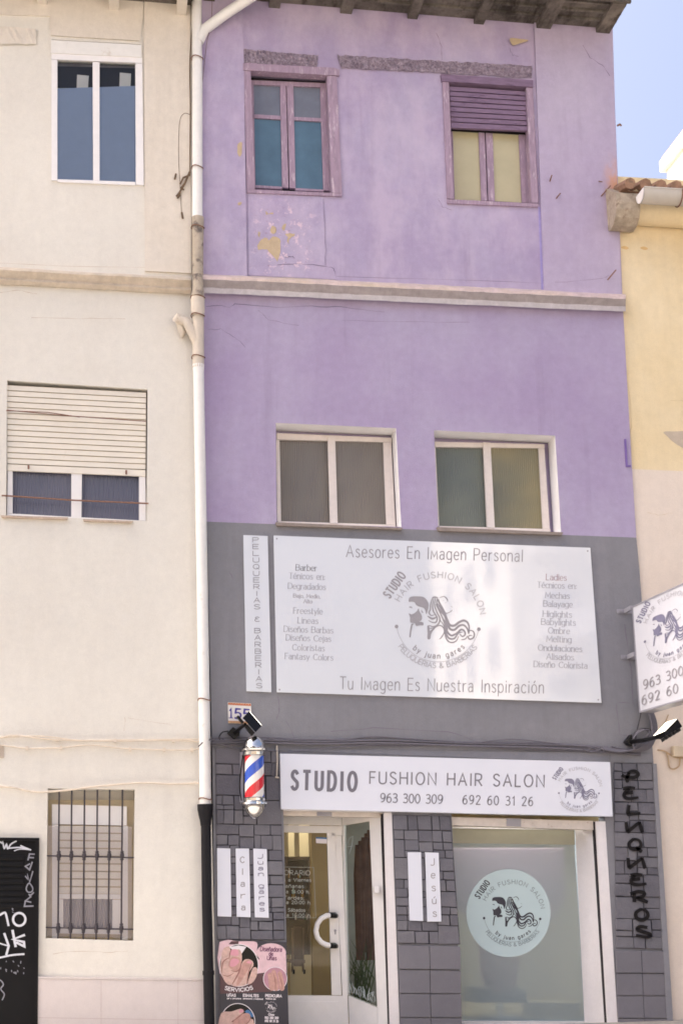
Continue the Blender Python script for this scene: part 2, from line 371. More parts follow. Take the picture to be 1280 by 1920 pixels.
# ------------------------------------------------------------------ stroke lettering
def cat(pts, closed=False, n=6):
    P = list(pts); out = []
    N = len(P)
    if N < 3 and not closed: return P
    for i in range(N if closed else N - 1):
        if closed: p0, p1, p2, p3 = P[(i - 1) % N], P[i], P[(i + 1) % N], P[(i + 2) % N]
        else: p0, p1, p2, p3 = P[max(i - 1, 0)], P[i], P[i + 1], P[min(i + 2, N - 1)]
        for k in range(n):
            t = k / n
            out.append(tuple(.5 * (2 * p1[j] + (p2[j] - p0[j]) * t + (2 * p0[j] - 5 * p1[j] + 4 * p2[j] - p3[j]) * t * t + (3 * p1[j] - p0[j] - 3 * p2[j] + p3[j]) * t ** 3) for j in (0, 1)))
    out.append(P[0] if closed else P[-1])
    return out
GL = {
'A': (70, 'L0,0 35,100 70,0|L13,35 57,35'), 'B': (60, 'L0,54 0,100 30,100|S30,100 52,92 55,77 50,60 30,54|L30,54 0,54 0,0 30,0|S30,0 52,8 60,28 55,48 30,54'),
'C': (65, 'S63,82 48,98 28,97 8,80 0,50 8,20 28,3 48,2 63,18'), 'D': (65, 'L25,0 0,0 0,100 25,100|S25,100 50,92 65,65 65,35 50,8 25,0'),
'E': (50, 'L50,0 0,0 0,100 50,100|L0,53 43,53'), 'F': (48, 'L0,0 0,100 48,100|L0,52 42,52'), 'G': (68, 'S63,82 48,98 28,97 8,80 0,50 8,20 28,3 50,4 64,14|L64,14 64,45 42,45'),
'H': (64, 'L0,0 0,100|L64,0 64,100|L0,53 64,53'), 'I': (8, 'L4,0 4,100'), 'J': (38, 'L36,100 36,30|S36,30 32,10 18,0 0,6'), 'K': (60, 'L0,0 0,100|L58,100 2,48|L18,60 60,0'),
'L': (46, 'L0,100 0,0 46,0'), 'M': (80, 'L0,0 6,100 40,25 74,100 80,0'), 'N': (66, 'L0,0 0,100 66,0 66,100'), 'Ñ': (66, 'L0,0 0,100 66,0 66,100|S14,112 26,122 40,114 52,124'),
'O': (74, 'C37,100 12,88 0,50 12,12 37,0 62,12 74,50 62,88'), 'P': (54, 'L0,0 0,100 28,100|S28,100 50,92 54,73 48,54 28,46|L28,46 0,46'),
'Q': (74, 'C37,100 12,88 0,50 12,12 37,0 62,12 74,50 62,88|L45,22 74,-6'), 'R': (58, 'L0,0 0,100 28,100|S28,100 50,92 54,73 48,54 28,46|L28,46 0,46|L25,46 58,0'),
'S': (54, 'S50,86 36,98 18,98 4,86 5,68 20,56 36,47 51,36 52,16 38,2 18,1 2,14'), 'T': (58, 'L0,100 58,100|L29,100 29,0'), 'U': (62, 'L0,100 0,35|S0,35 5,10 31,0 57,10 62,35|L62,35 62,100'),
'V': (64, 'L0,100 32,0 64,100'), 'Y': (60, 'L0,100 30,48 60,100|L30,48 30,0'), 'µ': (62, 'L0,0 4,70 31,20 58,70 62,0'),
'0': (54, 'C27,100 8,85 0,50 8,15 27,0 46,15 54,50 46,85'), '1': (32, 'L6,80 24,100 24,0'), '2': (52, 'S2,80 12,96 32,99 48,86 46,66 28,36 2,1|L2,0 52,0'),
'3': (50, 'S4,92 24,100 44,90 44,68 30,55 16,53|S16,53 36,52 50,38 48,14 28,0 2,6'), '4': (52, 'L38,0 38,100 0,30 52,30'), '5': (50, 'L46,100 8,100 5,56|S5,56 24,62 44,54 50,32 42,8 22,0 2,6'),
'6': (54, 'S44,97 24,92 8,70 2,38 8,10 26,0 44,8 52,30 44,54 26,60 10,50 3,34'), '9': (54, 'S10,3 30,8 46,30 52,62 46,90 28,100 10,92 2,70 10,46 28,40 44,50 51,66'),
'&': (66, 'S66,30 50,8 28,0 6,10 4,30 20,48 38,62 42,82 30,98 16,92 14,74 30,46 66,0'), 'ε': (46, 'S44,80 26,92 8,82 12,62 30,55|S30,55 8,50 2,28 16,8 46,14'),
'a': (46, 'S4,58 18,68 36,66 42,50|L42,50 42,0|S42,36 18,40 4,30 2,14 12,1 28,2 42,16'), 'b': (48, 'L0,100 0,0|S0,48 12,66 30,68 46,52 47,18 32,1 12,2 0,18'),
'c': (42, 'S42,56 28,68 12,64 1,46 1,20 12,3 28,0 42,10'), 'd': (48, 'L46,100 46,0|S46,48 34,66 16,68 1,52 0,18 14,1 34,2 46,18'), 'e': (46, 'L0,36 46,36|S46,36 42,58 24,69 6,58 0,34 6,10 24,0 43,9'),
'f': (30, 'S30,98 18,98 11,86 11,70|L11,70 11,0|L0,66 28,66'), 'g': (48, 'S46,48 34,66 16,68 1,52 0,20 14,3 34,4 46,18|L46,68 46,0|S46,0 42,-20 24,-28 4,-22'),
'h': (44, 'L0,100 0,0|S0,46 14,66 32,68 42,56 44,40|L44,40 44,0'), 'i': (8, 'L4,68 4,0|L4,86 4,95'), 'j': (14, 'L9,68 9,-10|S9,-10 5,-24 -5,-26|L9,86 9,95'), 'l': (8, 'L4,100 4,0'),
'm': (64, 'L0,68 0,0|S0,46 10,66 24,68 32,54|L32,54 32,0|S32,46 42,66 56,68 64,54|L64,54 64,0'), 'n': (44, 'L0,68 0,0|S0,46 14,66 32,68 42,56 44,40|L44,40 44,0'),
'ñ': (44, 'L0,68 0,0|S0,46 14,66 32,68 42,56 44,40|L44,40 44,0|S6,82 16,92 28,84 38,94'), 'o': (48, 'C24,69 7,60 0,34 7,8 24,0 41,8 48,34 41,60'), 'ó': (48, 'C24,69 7,60 0,34 7,8 24,0 41,8 48,34 41,60|L20,82 32,100'),
'p': (48, 'L0,68 0,-30|S0,48 12,66 30,68 46,52 47,18 32,1 12,2 0,18'), 'r': (28, 'L0,68 0,0|S0,42 10,62 28,67'), 's': (38, 'S35,58 24,68 8,66 3,54 12,41 26,34 37,24 34,6 18,0 2,8'),
't': (30, 'L11,90 11,16|S11,16 15,2 30,3|L0,66 28,66'), 'u': (44, 'L0,68 0,26|S0,26 6,4 22,0 38,8 44,24|L44,68 44,0'), 'ú': (44, 'L0,68 0,26|S0,26 6,4 22,0 38,8 44,24|L44,68 44,0|L18,82 32,102'),
'á': (46, 'S4,58 18,68 36,66 42,50|L42,50 42,0|S42,36 18,40 4,30 2,14 12,1 28,2 42,16|L18,82 30,100'),
'é': (46, 'L0,36 46,36|S46,36 42,58 24,69 6,58 0,34 6,10 24,0 43,9|L18,82 32,100'), 'v': (44, 'L0,68 22,0 44,68'), 'y': (44, 'L0,68 22,2|L44,68 22,2 12,-28'),
'z': (42, 'L0,68 40,68 0,0 42,0'), ':': (8, 'L4,50 4,60|L4,2 4,12'), '.': (8, 'L4,0 4,10'), ',': (8, 'L6,8 0,-14'), ' ': (34, ''),
}
def glyph(c):
    wd, src = GL.get(c, GL['o']); out = []
    for s in src.split('|') if src else []:
        pts = [tuple(float(q) / 100 for q in a.split(',')) for a in s[1:].split()]
        out.append(cat(pts) if s[0] == 'S' else cat(pts, True) if s[0] == 'C' else pts)
    return wd / 100, out
LAYER = [0]
def ribbon(mb, pts, wd, M, d, contrast=1.0, taper=None):
    """flat stroke along pts (sight-line coordinates) laid on the plane M(., ., d)"""
    P = [Vector((p[0], p[1])) for p in pts]
    P = [p for i, p in enumerate(P) if i == 0 or (p - P[i - 1]).length > 1e-4]
    if len(P) < 2: return
    closed = (P[0] - P[-1]).length < 1e-3
    LAYER[0] += 1; dd = d + (LAYER[0] % 5) * .00025
    n = len(P); i0 = len(mb.v)
    for k in range(n):
        a = P[k - 1] if k else (P[-2] if closed else None); b = P[k + 1] if k < n - 1 else (P[1] if closed else None)
        e1 = (P[k] - a).normalized() if a is not None else (b - P[k]).normalized()
        e2 = (b - P[k]).normalized() if b is not None else e1
        n1 = Vector((-e1.y, e1.x)); n2 = Vector((-e2.y, e2.x)); nn = n1 + n2
        if nn.length < .2: nn = n1.copy()
        nn.normalize(); f = 1 / max(.55, nn.dot(n1))
        t = (e1 + e2); t = t.normalized() if t.length > 1e-6 else e1
        h = wd / 2 * f * (contrast + (1 - contrast) * max(abs(e1.y), abs(e2.y)))
        if taper: h *= taper(k / (n - 1))
        q = P[k]
        if not closed and k == 0: q = q - e2 * wd * .25
        if not closed and k == n - 1: q = q + e1 * wd * .25
        for sg in (1, -1):
            z = q + nn * h * sg; mb.v.append(M(z.x, z.y, dd))
    for k in range(n - 1):
        a = i0 + 2 * k; mb.f.append([a, a + 1, a + 3, a + 2]); mb.m.append(mb.cur)
def text(mb, s, p0, p1, h, wd, d, M=U, serif=False, gap=.22, up=None, contrast=1.0):
    p0 = Vector(p0); p1 = Vector(p1); e = (p1 - p0); L = e.length; e.normalize()
    up = Vector(up).normalized() if up else Vector((e.y, -e.x))
    tot = sum(glyph(c)[0] for c in s) + gap * (len(s) - 1); sx = L / max(tot, .01); x = 0
    for c in s:
        gw, st = glyph(c)
        for q in st:
            pts = [p0 + e * ((x + a) * sx) + up * (b * h) for a, b in q]
            ribbon(mb, pts, wd, M, d, .45 if serif else contrast)
            if serif:
                for z, y in ((q[0], q[1]), (q[-1], q[-2])):
                    if abs(z[0] - y[0]) < .04 and abs(z[1] - y[1]) > .2:
                        c0 = p0 + e * ((x + z[0]) * sx) + up * (z[1] * h)
                        ribbon(mb, [c0 - e * h * .11, c0 + e * h * .11], wd * .5, M, d)
        x += gw + gap
def arc_text(mb, s, c, r, a0, a1, h, wd, d, M, inward=False, gap=.22, T=lambda x, y: (x, y)):
    """angles in degrees, y down; inward letters have their feet towards the outside"""
    tot = sum(glyph(q)[0] for q in s) + gap * (len(s) - 1); x = 0
    for q in s:
        gw, st = glyph(q); a = R(lerp(a0, a1, (x + gw / 2) / tot))
        sx = abs(R(a1 - a0)) * r / tot
        o = Vector((c[0] + r * math.cos(a), c[1] + r * math.sin(a)))
        out = Vector((math.cos(a), math.sin(a))); up = -out if inward else out; e = Vector((-up.y, up.x))
        for z in st:
            ribbon(mb, [T(*(o + e * ((u - gw / 2) * sx) + up * (v * h))) for u, v in z], wd, M, d)
        x += gw + gap
def circle(c, rx, ry=None, n=40, a0=0, a1=360):
    ry = ry or rx
    return [(c[0] + rx * math.cos(R(lerp(a0, a1, k / n))), c[1] + ry * math.sin(R(lerp(a0, a1, k / n)))) for k in range(n + (0 if a1 - a0 == 360 else 1))]
def fillpx(mb, pts, M, d):
    LAYER[0] += 1
    mb.fill([[M(x, y, d + (LAYER[0] % 5) * .00025) for x, y in pts]])

def affine(src, dst):
    (x0, y0), (x1, y1), (x2, y2) = src
    den = (x1 - x0) * (y2 - y0) - (x2 - x0) * (y1 - y0)
    def T(x, y):
        a = ((x - x0) * (y2 - y0) - (x2 - x0) * (y - y0)) / den; b = ((x1 - x0) * (y - y0) - (x - x0) * (y1 - y0)) / den
        return (dst[0][0] + a * (dst[1][0] - dst[0][0]) + b * (dst[2][0] - dst[0][0]), dst[0][1] + a * (dst[1][1] - dst[0][1]) + b * (dst[2][1] - dst[0][1]))
    return T
DOTS = [(250, 667), (1147, 697), (715, 1050)]     # the two dots and the foot of the arc
def logo(emblem, ring, dst, M, d, lw=1.0):
    """the shop's round emblem: bearded man, long-haired woman, arc of lettering. emblem / ring: meshes for dark and pale ink"""
    T = affine(DOTS, dst); s = (Vector(T(1147, 697)) - Vector(T(250, 667))).length / 897
    F = lambda pts: fillpx(emblem, [T(*p) for p in pts], M, d)
    def S(pts, wd, tp=True): ribbon(emblem, [T(*p) for p in cat(pts)], wd * s, M, d, taper=(lambda t: .35 + .65 * math.sin(math.pi * min(max(t, .0), 1)) ** .6) if tp else None)
    F(cat([(385, 398), (383, 375), (395, 350), (425, 340), (480, 338), (530, 342), (565, 360), (590, 395), (600, 430), (595, 475), (585, 510), (574, 532), (566, 500), (558, 480), (545, 464), (520, 456), (490, 447), (465, 432), (450, 407), (430, 398), (405, 396)], True, 3))
    F([(388, 452), (405, 448), (420, 455), (418, 472), (410, 460), (390, 461)])
    F(cat([(384, 524), (400, 530), (412, 535), (430, 530), (450, 518), (475, 495), (490, 468), (497, 492), (506, 512), (522, 540), (528, 570), (521, 600), (498, 612), (540, 622), (541, 655), (505, 653), (466, 662), (452, 640), (445, 627), (400, 623), (398, 570), (390, 545)], True, 2))
    F([(412, 640), (444, 630), (425, 655), (412, 720), (404, 785), (389, 785), (395, 720), (404, 665)])
    F(cat([(585, 662), (607, 660), (612, 715), (640, 695), (690, 665), (648, 712), (625, 755), (617, 803), (587, 803), (588, 740)], True, 2))
    F(cat([(520, 480), (530, 500), (541, 512), (536, 520), (522, 510)], True, 2))
    for pts, wd in (
        ([(640, 355), (622, 420), (618, 480), (604, 515), (625, 545), (662, 540)], 15), ([(655, 352), (643, 430), (652, 500), (692, 570), (680, 620), (640, 622), (600, 602)], 17),
        ([(674, 352), (664, 430), (690, 510), (722, 580), (705, 640), (655, 668), (608, 655)], 17),
        ([(692, 354), (690, 430), (730, 500), (780, 560), (792, 640), (802, 720), (845, 765), (905, 742), (955, 700), (992, 722), (995, 760), (965, 775), (942, 752)], 22),
        ([(706, 370), (730, 440), (765, 500), (800, 590), (830, 650), (880, 657), (930, 622), (982, 602), (1022, 622), (1040, 670), (1040, 735)], 26),
        ([(700, 420), (760, 520), (800, 610), (830, 690), (880, 703), (930, 662), (980, 652), (1020, 690), (1034, 745)], 24),
        ([(680, 430), (740, 550), (775, 640), (786, 730), (822, 795), (880, 797), (922, 742), (965, 728)], 20),
        ([(720, 590), (765, 660), (776, 740), (802, 815), (850, 842), (902, 822), (925, 772)], 15), ([(592, 556), (640, 582), (684, 566)], 22),
        ([(598, 690), (660, 680), (722, 655), (762, 684), (770, 730), (735, 790), (718, 803)], 14), ([(720, 352), (770, 341), (802, 370), (806, 393)], 10),
        ([(768, 490), (790, 522), (830, 510), (858, 487)], 9), ([(752, 385), (766, 384)], 7), ([(778, 411), (792, 403)], 7), ([(842, 448), (860, 456)], 9),
        ([(1030, 722), (1060, 710), (1086, 722), (1098, 752), (1086, 790), (1050, 806), (1030, 786), (1046, 765), (1072, 766)], 16), ([(956, 812), (1000, 802), (1022, 770)], 12),
        ([(640, 352), (668, 346), (700, 352)], 14), ([(700, 380), (750, 470), (790, 545)], 22), ([(745, 560), (790, 640), (808, 700)], 14)):
        S(pts, wd)
    for c in DOTS[:2]: fillpx(emblem, [T(*p) for p in circle(c, 20)], M, d)
    k = max(1, lw)
    ctr = (702, 598)
    ribbon(ring, [T(*p) for p in circle(ctr, 455, n=48, a0=12, a1=171)], 5 * s * k, M, d)
    arc_text(ring, 'HAIR FUSHION SALON', ctr, 462, 206, 352, 66, 9 * s * k, d, M, gap=.3, T=T)
    arc_text(emblem, 'by juan gares', ctr, 418, 131, 46, 56, 9 * s * k, d, M, inward=True, gap=.45, T=T)
    arc_text(ring, 'PELUQUERIAS & BARBERIAS', ctr, 522, 146, 35, 55, 8 * s * k, d, M, inward=True, gap=.2, T=T)
    p0, p1 = Vector((178, 362)), Vector((352, 118)); e = (p1 - p0).normalized(); up = Vector((e.y, -e.x)); x = 0
    tot = sum(glyph(c)[0] for c in 'STUDIO') + .42 * 5
    for c in 'STUDIO':
        gw, st = glyph(c)
        for q in st: ribbon(emblem, [T(*(p0 + e * ((x + a) * (p1 - p0).length / tot) + up * (b * 92))) for a, b in q], 17 * s, M, d)
        x += gw + .42

# ------------------------------------------------------------------ ground and street
def struct(name, mb, m): return solo(name, mb, m, kind='structure')
ASPH = paint('asphalt', (.05, .05, .052, 1), .9, .2, 4, .5); PAVE = plaster('paving', rgb(150, 144, 136), rgb(160, 154, 146), b=.4)
g = MB(); g.poly([(-300, -300, -.12), (300, -300, -.12), (300, 300, -.12), (-300, 300, -.12)]); struct('ground', g, PAVE)
g = MB(); g.poly([(-200, -16, -.11), (200, -16, -.11), (200, -4, -.11), (-200, -4, -.11)]); struct('road', g, ASPH)
g = MB(); g.box((-40, -4, -.119), (45, .0, 0)); struct('pavement', g, PAVE)
g = MB(); g.box((-60, -30, -.119), (70, -16, .0)); struct('far_pavement', g, PAVE)

# ------------------------------------------------------------------ buildings across the street (seen as reflections, lit by the sun)
def street_block(name, label, x0, x1, h, wallm, floors, cols):
    t = thing(name, label, 'building', ((x0 + x1) / 2, -34, 0))
    b = MB(); b.box((x0, -42, 0), (x1, -30, h)); part('wall', b, wallm, t)
    b = MB(); b.box((x0 - .3, -42.3, h), (x1 + .3, -29.5, h + .35)); part('roof', b, CREAM2, t)
    for f in range(floors):
        for c in range(cols):
            cx = lerp(x0, x1, (c + .5) / cols); z = 1.2 + f * (h / floors)
            b = MB(); b.box((cx - .65, -29.998, z), (cx + .65, -29.93, z + 1.5)); wn = part('window', b, WHITEA, t)
            b = MB(); b.box((cx - .55, -29.929, z + .1), (cx + .55, -29.91, z + 1.4)); part('pane', b, GREYGL, wn)
            if f and c % 2 == 0:
                b = MB(); b.box((cx - 1, -29.99, z - .5), (cx + 1, -29.1, z - .35)); b.box((cx - 1, -29.14, z - .349), (cx + 1, -29.1, z + .5)); part('balcony', b, WHITEA, t)
street_block('street_building', 'tall pale sunlit block across the street mirrored in the large sign', 14.2, 42, 19, CREAM, 6, 8)
eb = [o for o in bpy.data.objects if o.name == 'street_building'][0]
for z in (3.2, 6.2, 9.4, 12.6, 15.8):
    for y in (-32.4, -35.6, -38.8):
        b = MB(); b.box((14.13, y - .75, z), (14.198, y + .75, z + 1.7)); wn = part('window', b, WHITEA, eb)
        b = MB(); b.box((14.11, y - .65, z + .1), (14.129, y + .65, z + 1.6)); part('pane', b, GREYGL, wn)
street_block('street_building', 'low ochre sunlit houses across the street behind the viewer', -40, 11, 6.5, YELLOW, 2, 12)

# ------------------------------------------------------------------ the lavender house
HOUSE = thing('terraced_house', 'narrow three storey lavender house with grey painted ground floor hair salon', 'house', (4.4, 0, 0))
def loop(px, d=0): return [U(x, y, d) for x, y in px]
RIGHT = [(1148, 66), (1152, 200), (1157, 330), (1166, 560), (1176, 740), (1184, 880), (1192, 1008)]
H_T1 = [(459, 128), (630, 138), (640, 364), (464, 356)]
H_T2 = [(829, 148), (998, 158), (1010, 384), (838, 376)]
H_M1 = [(517, 793), (742, 803), (752, 988), (519, 981)]
H_M2 = [(813, 807), (1040, 817), (1051, 999), (821, 990)]
b = MB()
outer = [(374, -60), (1146, -40)] + RIGHT + [(388, 978), (380, 640)]
b.fill([loop(outer)] + [loop(h) for h in (H_T1, H_T2, H_M1, H_M2)])
b.side(loop(outer), -.5)
for h in (H_T1, H_T2): b.side(loop(h), -.3)
part('upper_wall', b, PURPLE, HOUSE)
b = MB()
low = [(388, 978), (1192, 1008), (1197, 1060), (1210, 1230), (1224, 1430), (1243, 1680), (1262, 1932), (1157, 1932), (1133, 1530), (846, 1524), (866, 1932), (749, 1932), (733, 1521), (531, 1515), (541, 1932), (405, 1932), (398, 1400)]
b.fill([loop(low)]); b.side(loop(low), -.25)
part('lower_wall', b, GREYP, HOUSE)
# deep body behind the front so the house is a solid volume
b = MB(); zt = U(700, 50).z
b.box((1.35, 5.0, 0), (7.15, 9, zt)); b.box((1.35, .36, 3.02), (7.12, 4.999, zt)); part('rear_wall', b, PURPLE, HOUSE)
# pilasters of the top storey
b = MB(); b.prism([(372, -40), (455, -38), (463, 522), (376, 516)], .035, 0)
part('pilaster', b, PURPLE, HOUSE)
b = MB(); b.prism([(998, -40), (1145, -36), (1151, 200), (1156, 330), (1164, 553), (1020, 548)], .04, 0)
part('pilaster', b, PURPLE_LIGHT, HOUSE)
# render patch under the left top window
b = MB(); b.prism([(465, 362), (530, 365), (606, 369), (607, 420), (611, 470), (609, 497), (628, 500), (632, 524), (466, 516)], .009, 0)
part('patched_render', b, PURPLE, HOUSE)
def ragged(pts, d, j=1.1):
    out = []; m_ = MB()
    P = cat(pts, True, 4)
    for p in P[:-1]: out.append((p[0] + rnd.uniform(-j, j), p[1] + rnd.uniform(-j, j)))
    m_.fill([[U(x, y, d) for x, y in out]]); return m_
k = lambda pts: [(440 + x / 5.333, 340 + y / 5.333) for x, y in pts]
for poly in ([(230, 640), (262, 592), (310, 560), (338, 592), (380, 555), (450, 575), (455, 680), (430, 802), (402, 770), (332, 690), (280, 680), (236, 682)], [(360, 470), (385, 445), (412, 465), (402, 520), (372, 525)], [(505, 530), (600, 520), (590, 550), (548, 572), (540, 630), (525, 600), (530, 560)], [(232, 510), (250, 500), (252, 550), (236, 552)], [(310, 300), (340, 320), (385, 310), (380, 325), (320, 332)], [(475, 455), (510, 420), (500, 480), (480, 490)]):
    part('flaked_patch', ragged(k(poly), .0125), TAN, HOUSE)
for q in ([(446, 270), (454, 268), (452, 292), (446, 290)], [(446, 380), (453, 379), (452, 384), (447, 384)], [(956, 72), (975, 73), (990, 76), (972, 82), (960, 84)]): part('flaked_patch', ragged(q, .042, .6), TAN, HOUSE)
# rough cast band over the top windows
b = MB()
def rough_strip(p0, p1, q0, q1, nx=34, ny=4, d=.022):
    rows = []
    for j in range(ny + 1):
        v = j / ny; row = []
        for i in range(nx + 1):
            u = i / nx; x = lerp(lerp(p0[0], p1[0], u), lerp(q0[0], q1[0], u), v); y = lerp(lerp(p0[1], p1[1], u), lerp(q0[1], q1[1], u), v)
            e = 0 if j in (0, ny) else 1
            row.append(U(x + rnd.uniform(-1, 1), y + rnd.uniform(-1.6, 1.6), d + e * rnd.uniform(-.012, .02)))
        rows.append(row)
    b.loft(rows, False)
rough_strip((457, 92), (596, 104), (457, 119), (594, 125)); rough_strip((632, 103), (997, 124), (638, 127), (997, 146), 70)
part('rough_band', b, ROUGH, HOUSE)
# uneven string course
def moulding(x0, x1, f, prof, n=44, jit=.7):
    m = MB(); rings = []
    for i in range(n + 1):
        x = lerp(x0, x1, i / n); yT, hgt = f(x)
        rings.append([U(x, yT + v * hgt + rnd.uniform(-jit, jit), dd) for dd, v in prof])
    m.loft(rings, True); return m
fP = lambda x: (517 + (x - 380) * .0482, lerp(34, 31, (x - 380) / 790))
m1 = moulding(380, 1172, fP, [(0, -.12), (.19, 0), (.20, .17), (.11, .64), (.105, .94), (0, .90)])
# top fillet in its flaked colour, greyer cove below
for kf, fc in enumerate(m1.f):
    if len(fc) == 4 and kf < 44 * 6 and kf % 6 in (0, 1, 2): m1.m[kf] = (1, 1, 2)[kf % 6]
part('cornice', m1, [CORNICE, CORNTOP, plaster('grey_cove', rgb(166, 158, 160), rgb(178, 170, 172), b=1.2, stain=.2, runs=.4)], HOUSE)
# eave: concrete soffit with ribs
A, Bq = U(1150, 68, 0), U(372, 27, 0)
def find_d(px, py, z):
    lo, hi = 0, 4
    for _ in range(50):
        md = (lo + hi) / 2
        if U(px, py, md).z > z: lo = md
        else: hi = md
    return lo
zs = A.z; dE = find_d(1183, 6, zs); xe = U(1183, 6, dE).x; xl = U(366, 20, 0).x
b = MB()
b.box((xl, -dE, zs + .10), (xe, .6, zs + .34))
for i in range(7):                       # ribs run out from the wall
    x = lerp(xl + .2, xe - .16, i / 6) + rnd.uniform(-.09, .09) * (i not in (0, 6)); hw_ = rnd.uniform(.07, .12)
    b.box((x - hw_, -dE + .055, zs + rnd.uniform(0, .03)), (x + hw_, -.001, zs + .099))
for i in range(3):
    y = -dE * (.3 + .24 * i); b.box((xl, y - .03, zs + .06), (xe - .02, y + .01, zs + .0985))
b.box((xl, -dE, zs + .02), (xe, -dE + .05, zs + .099))
ev = part('eave', b, CONC, HOUSE)
b = MB()
for i in range(26):
    x = lerp(xl + .1, xe - .1, i / 25)
    b.tube([(x, -dE - .08, zs + .42), (x, 4.6, zs + 1.9)], .105, 8)
b.loft([[(xl, -dE, zs + .341), (xe, -dE, zs + .341), (xe, 9.2, zs + .341), (xl, 9.2, zs + .341)], [(xl, 4.5, zs + 1.85), (xe, 4.5, zs + 1.85), (xe, 4.7, zs + 1.85), (xl, 4.7, zs + 1.85)]])
part('roof', b, TILER, HOUSE)
# cracks and scars in the plaster
CRACK = [paint('mauve_crack', rgb(112, 98, 120), .9), HOUSE]
def crack(pts, wd=1.1, d=.002, j=1.5):
    out = []
    for (x0, y0), (x1, y1) in zip(pts, pts[1:]):
        for q in range(4): out.append((lerp(x0, x1, q / 4) + rnd.uniform(-j, j) * .7, lerp(y0, y1, q / 4) + rnd.uniform(-j, j) * .7))
    out.append(pts[-1]); m_ = MB(); ph = rnd.uniform(0, 3); ribbon(m_, out, wd * .9, U, d, taper=lambda t: .25 + .75 * math.sin(9 * t + ph) ** 2); part('plaster_crack', m_, CRACK[0], CRACK[1])
crack([(386, 575), (410, 572), (432, 576), (440, 570), (520, 577), (585, 574), (640, 576), (720, 585)], 1.3)
crack([(390, 618), (415, 617), (430, 627), (450, 640), (460, 652)], .9); crack([(485, 583), (505, 600), (560, 610)], .7)
crack([(640, 600), (760, 604), (880, 604)], .6); crack([(1092, 85), (1106, 108), (1128, 122), (1142, 142)], 1.2, .043)
crack([(818, 62), (828, 88), (828, 112)], 1.0); crack([(955, 90), (960, 103), (972, 106)], 1.0); crack([(820, 372), (830, 388), (848, 394)], .8)
crack([(470, 512), (560, 516), (720, 521), (900, 526), (1014, 531)], .8, .002, .5); crack([(1040, 530), (1128, 522), (1142, 516)], .6, .043)
crack([(385, 1000), (393, 1020)], 1.6); crack([(520, 1305), (524, 1330), (518, 1350)], 1.0); crack([(537, 1352), (552, 1384)], .8); crack([(620, 1372), (700, 1365), (840, 1372), (900, 1392)], .9)
crack([(430, 1070), (436, 1085)], 1.0); crack([(1156, 1318), (1180, 1318)], .8); crack([(1154, 1318), (1158, 1352), (1160, 1378), (1190, 1378)], .8)
crack([(1170, 1170), (1183, 1260), (1186, 1322)], .9, .002, .8)
crack([(606, 372), (610, 440), (610, 497)], .7, .014); crack([(520, 497), (560, 494), (608, 499), (626, 503), (630, 520)], 1.2, .014); crack([(535, 482), (548, 480), (552, 484)], 1.6, .014)
b = MB(); b.sheet([(1008, 388), (1016, 390), (1024, 545), (1014, 545)], .0025)
part('paint_run', b, plaster('violet_run', rgb(164, 154, 206), rgb(170, 160, 208)), HOUSE)
# small iron hooks left in the plaster
for (x0, y0, x1, y1) in ((1126, 368, 1144, 348), (1030, 340, 1034, 328), (1042, 372, 1050, 362), (1138, 525, 1154, 506), (1122, 340, 1128, 341)):
    b = MB(); b.tube([U(x0, y0, .04), U((x0 + x1) / 2, (y0 + y1) / 2, .09), U(x1, y1, .12)], .009, 6); part('iron_hook', b, RUST, HOUSE)
b = MB(); b.tube([U(1156, 236, .0), U(1161, 233, .02), U(1164, 236, .02)], .016, 6)
part('iron_hook', b, RUST, HOUSE)

# ---- windows
def frame_bars(b, quads, d1, d0):
    for q in quads: b.prism(q, d1, d0)
# top left: old casement
b = MB()
frame_bars(b, [[(457, 131), (470, 132), (478, 355), (463, 354)], [(613, 142), (631, 143), (641, 362), (622, 361)], [(463, 354.5), (641, 362.5), (641, 368), (463, 361)]], .03, -.12)
W = part('window', b, WOODP, HOUSE, label='open shuttered old casement with teal panes')
b = MB(); b.prism([(456, 118), (627, 127), (637, 131), (636, 141), (612, 140.5), (456, 131)], .045, -.1); part('lintel_board', b, WOODP, W)
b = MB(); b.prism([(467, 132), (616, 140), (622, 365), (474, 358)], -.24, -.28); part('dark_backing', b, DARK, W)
b = MB()
frame_bars(b, [[(469, 150), (612, 156), (612, 164), (469, 158)], [(470, 158), (475.5, 158), (479, 352), (475, 352)], [(525, 159.5), (536, 160), (541, 352), (529, 351)], [(537.5, 160), (550, 160.5), (554, 353), (543, 352)],
    [(600, 163), (612, 164), (620, 358), (606, 356)], [(475.7, 214), (525.5, 217), (526, 224), (476, 221)], [(550.8, 219), (602, 221.5), (602.5, 228), (551, 225)], [(477, 347), (529, 350), (529, 354), (477, 352)], [(554, 352.5), (607, 355.5), (607, 359), (554, 357)]], -.14, -.19)
part('sash', b, WOODP, W)
b = MB(); b.sheet([(475, 156), (526, 158), (528, 220), (475, 218)], -.165); b.sheet([(550, 159), (602, 161), (604, 224), (551, 222)], -.165); part('upper_pane', b, GREYGL, W)
b = MB(); b.sheet([(475, 220), (527, 223), (530, 352), (477, 349)], -.166); b.sheet([(551, 224), (604, 226), (608, 358), (553, 355)], -.166); part('lower_pane', b, TEAL, W)
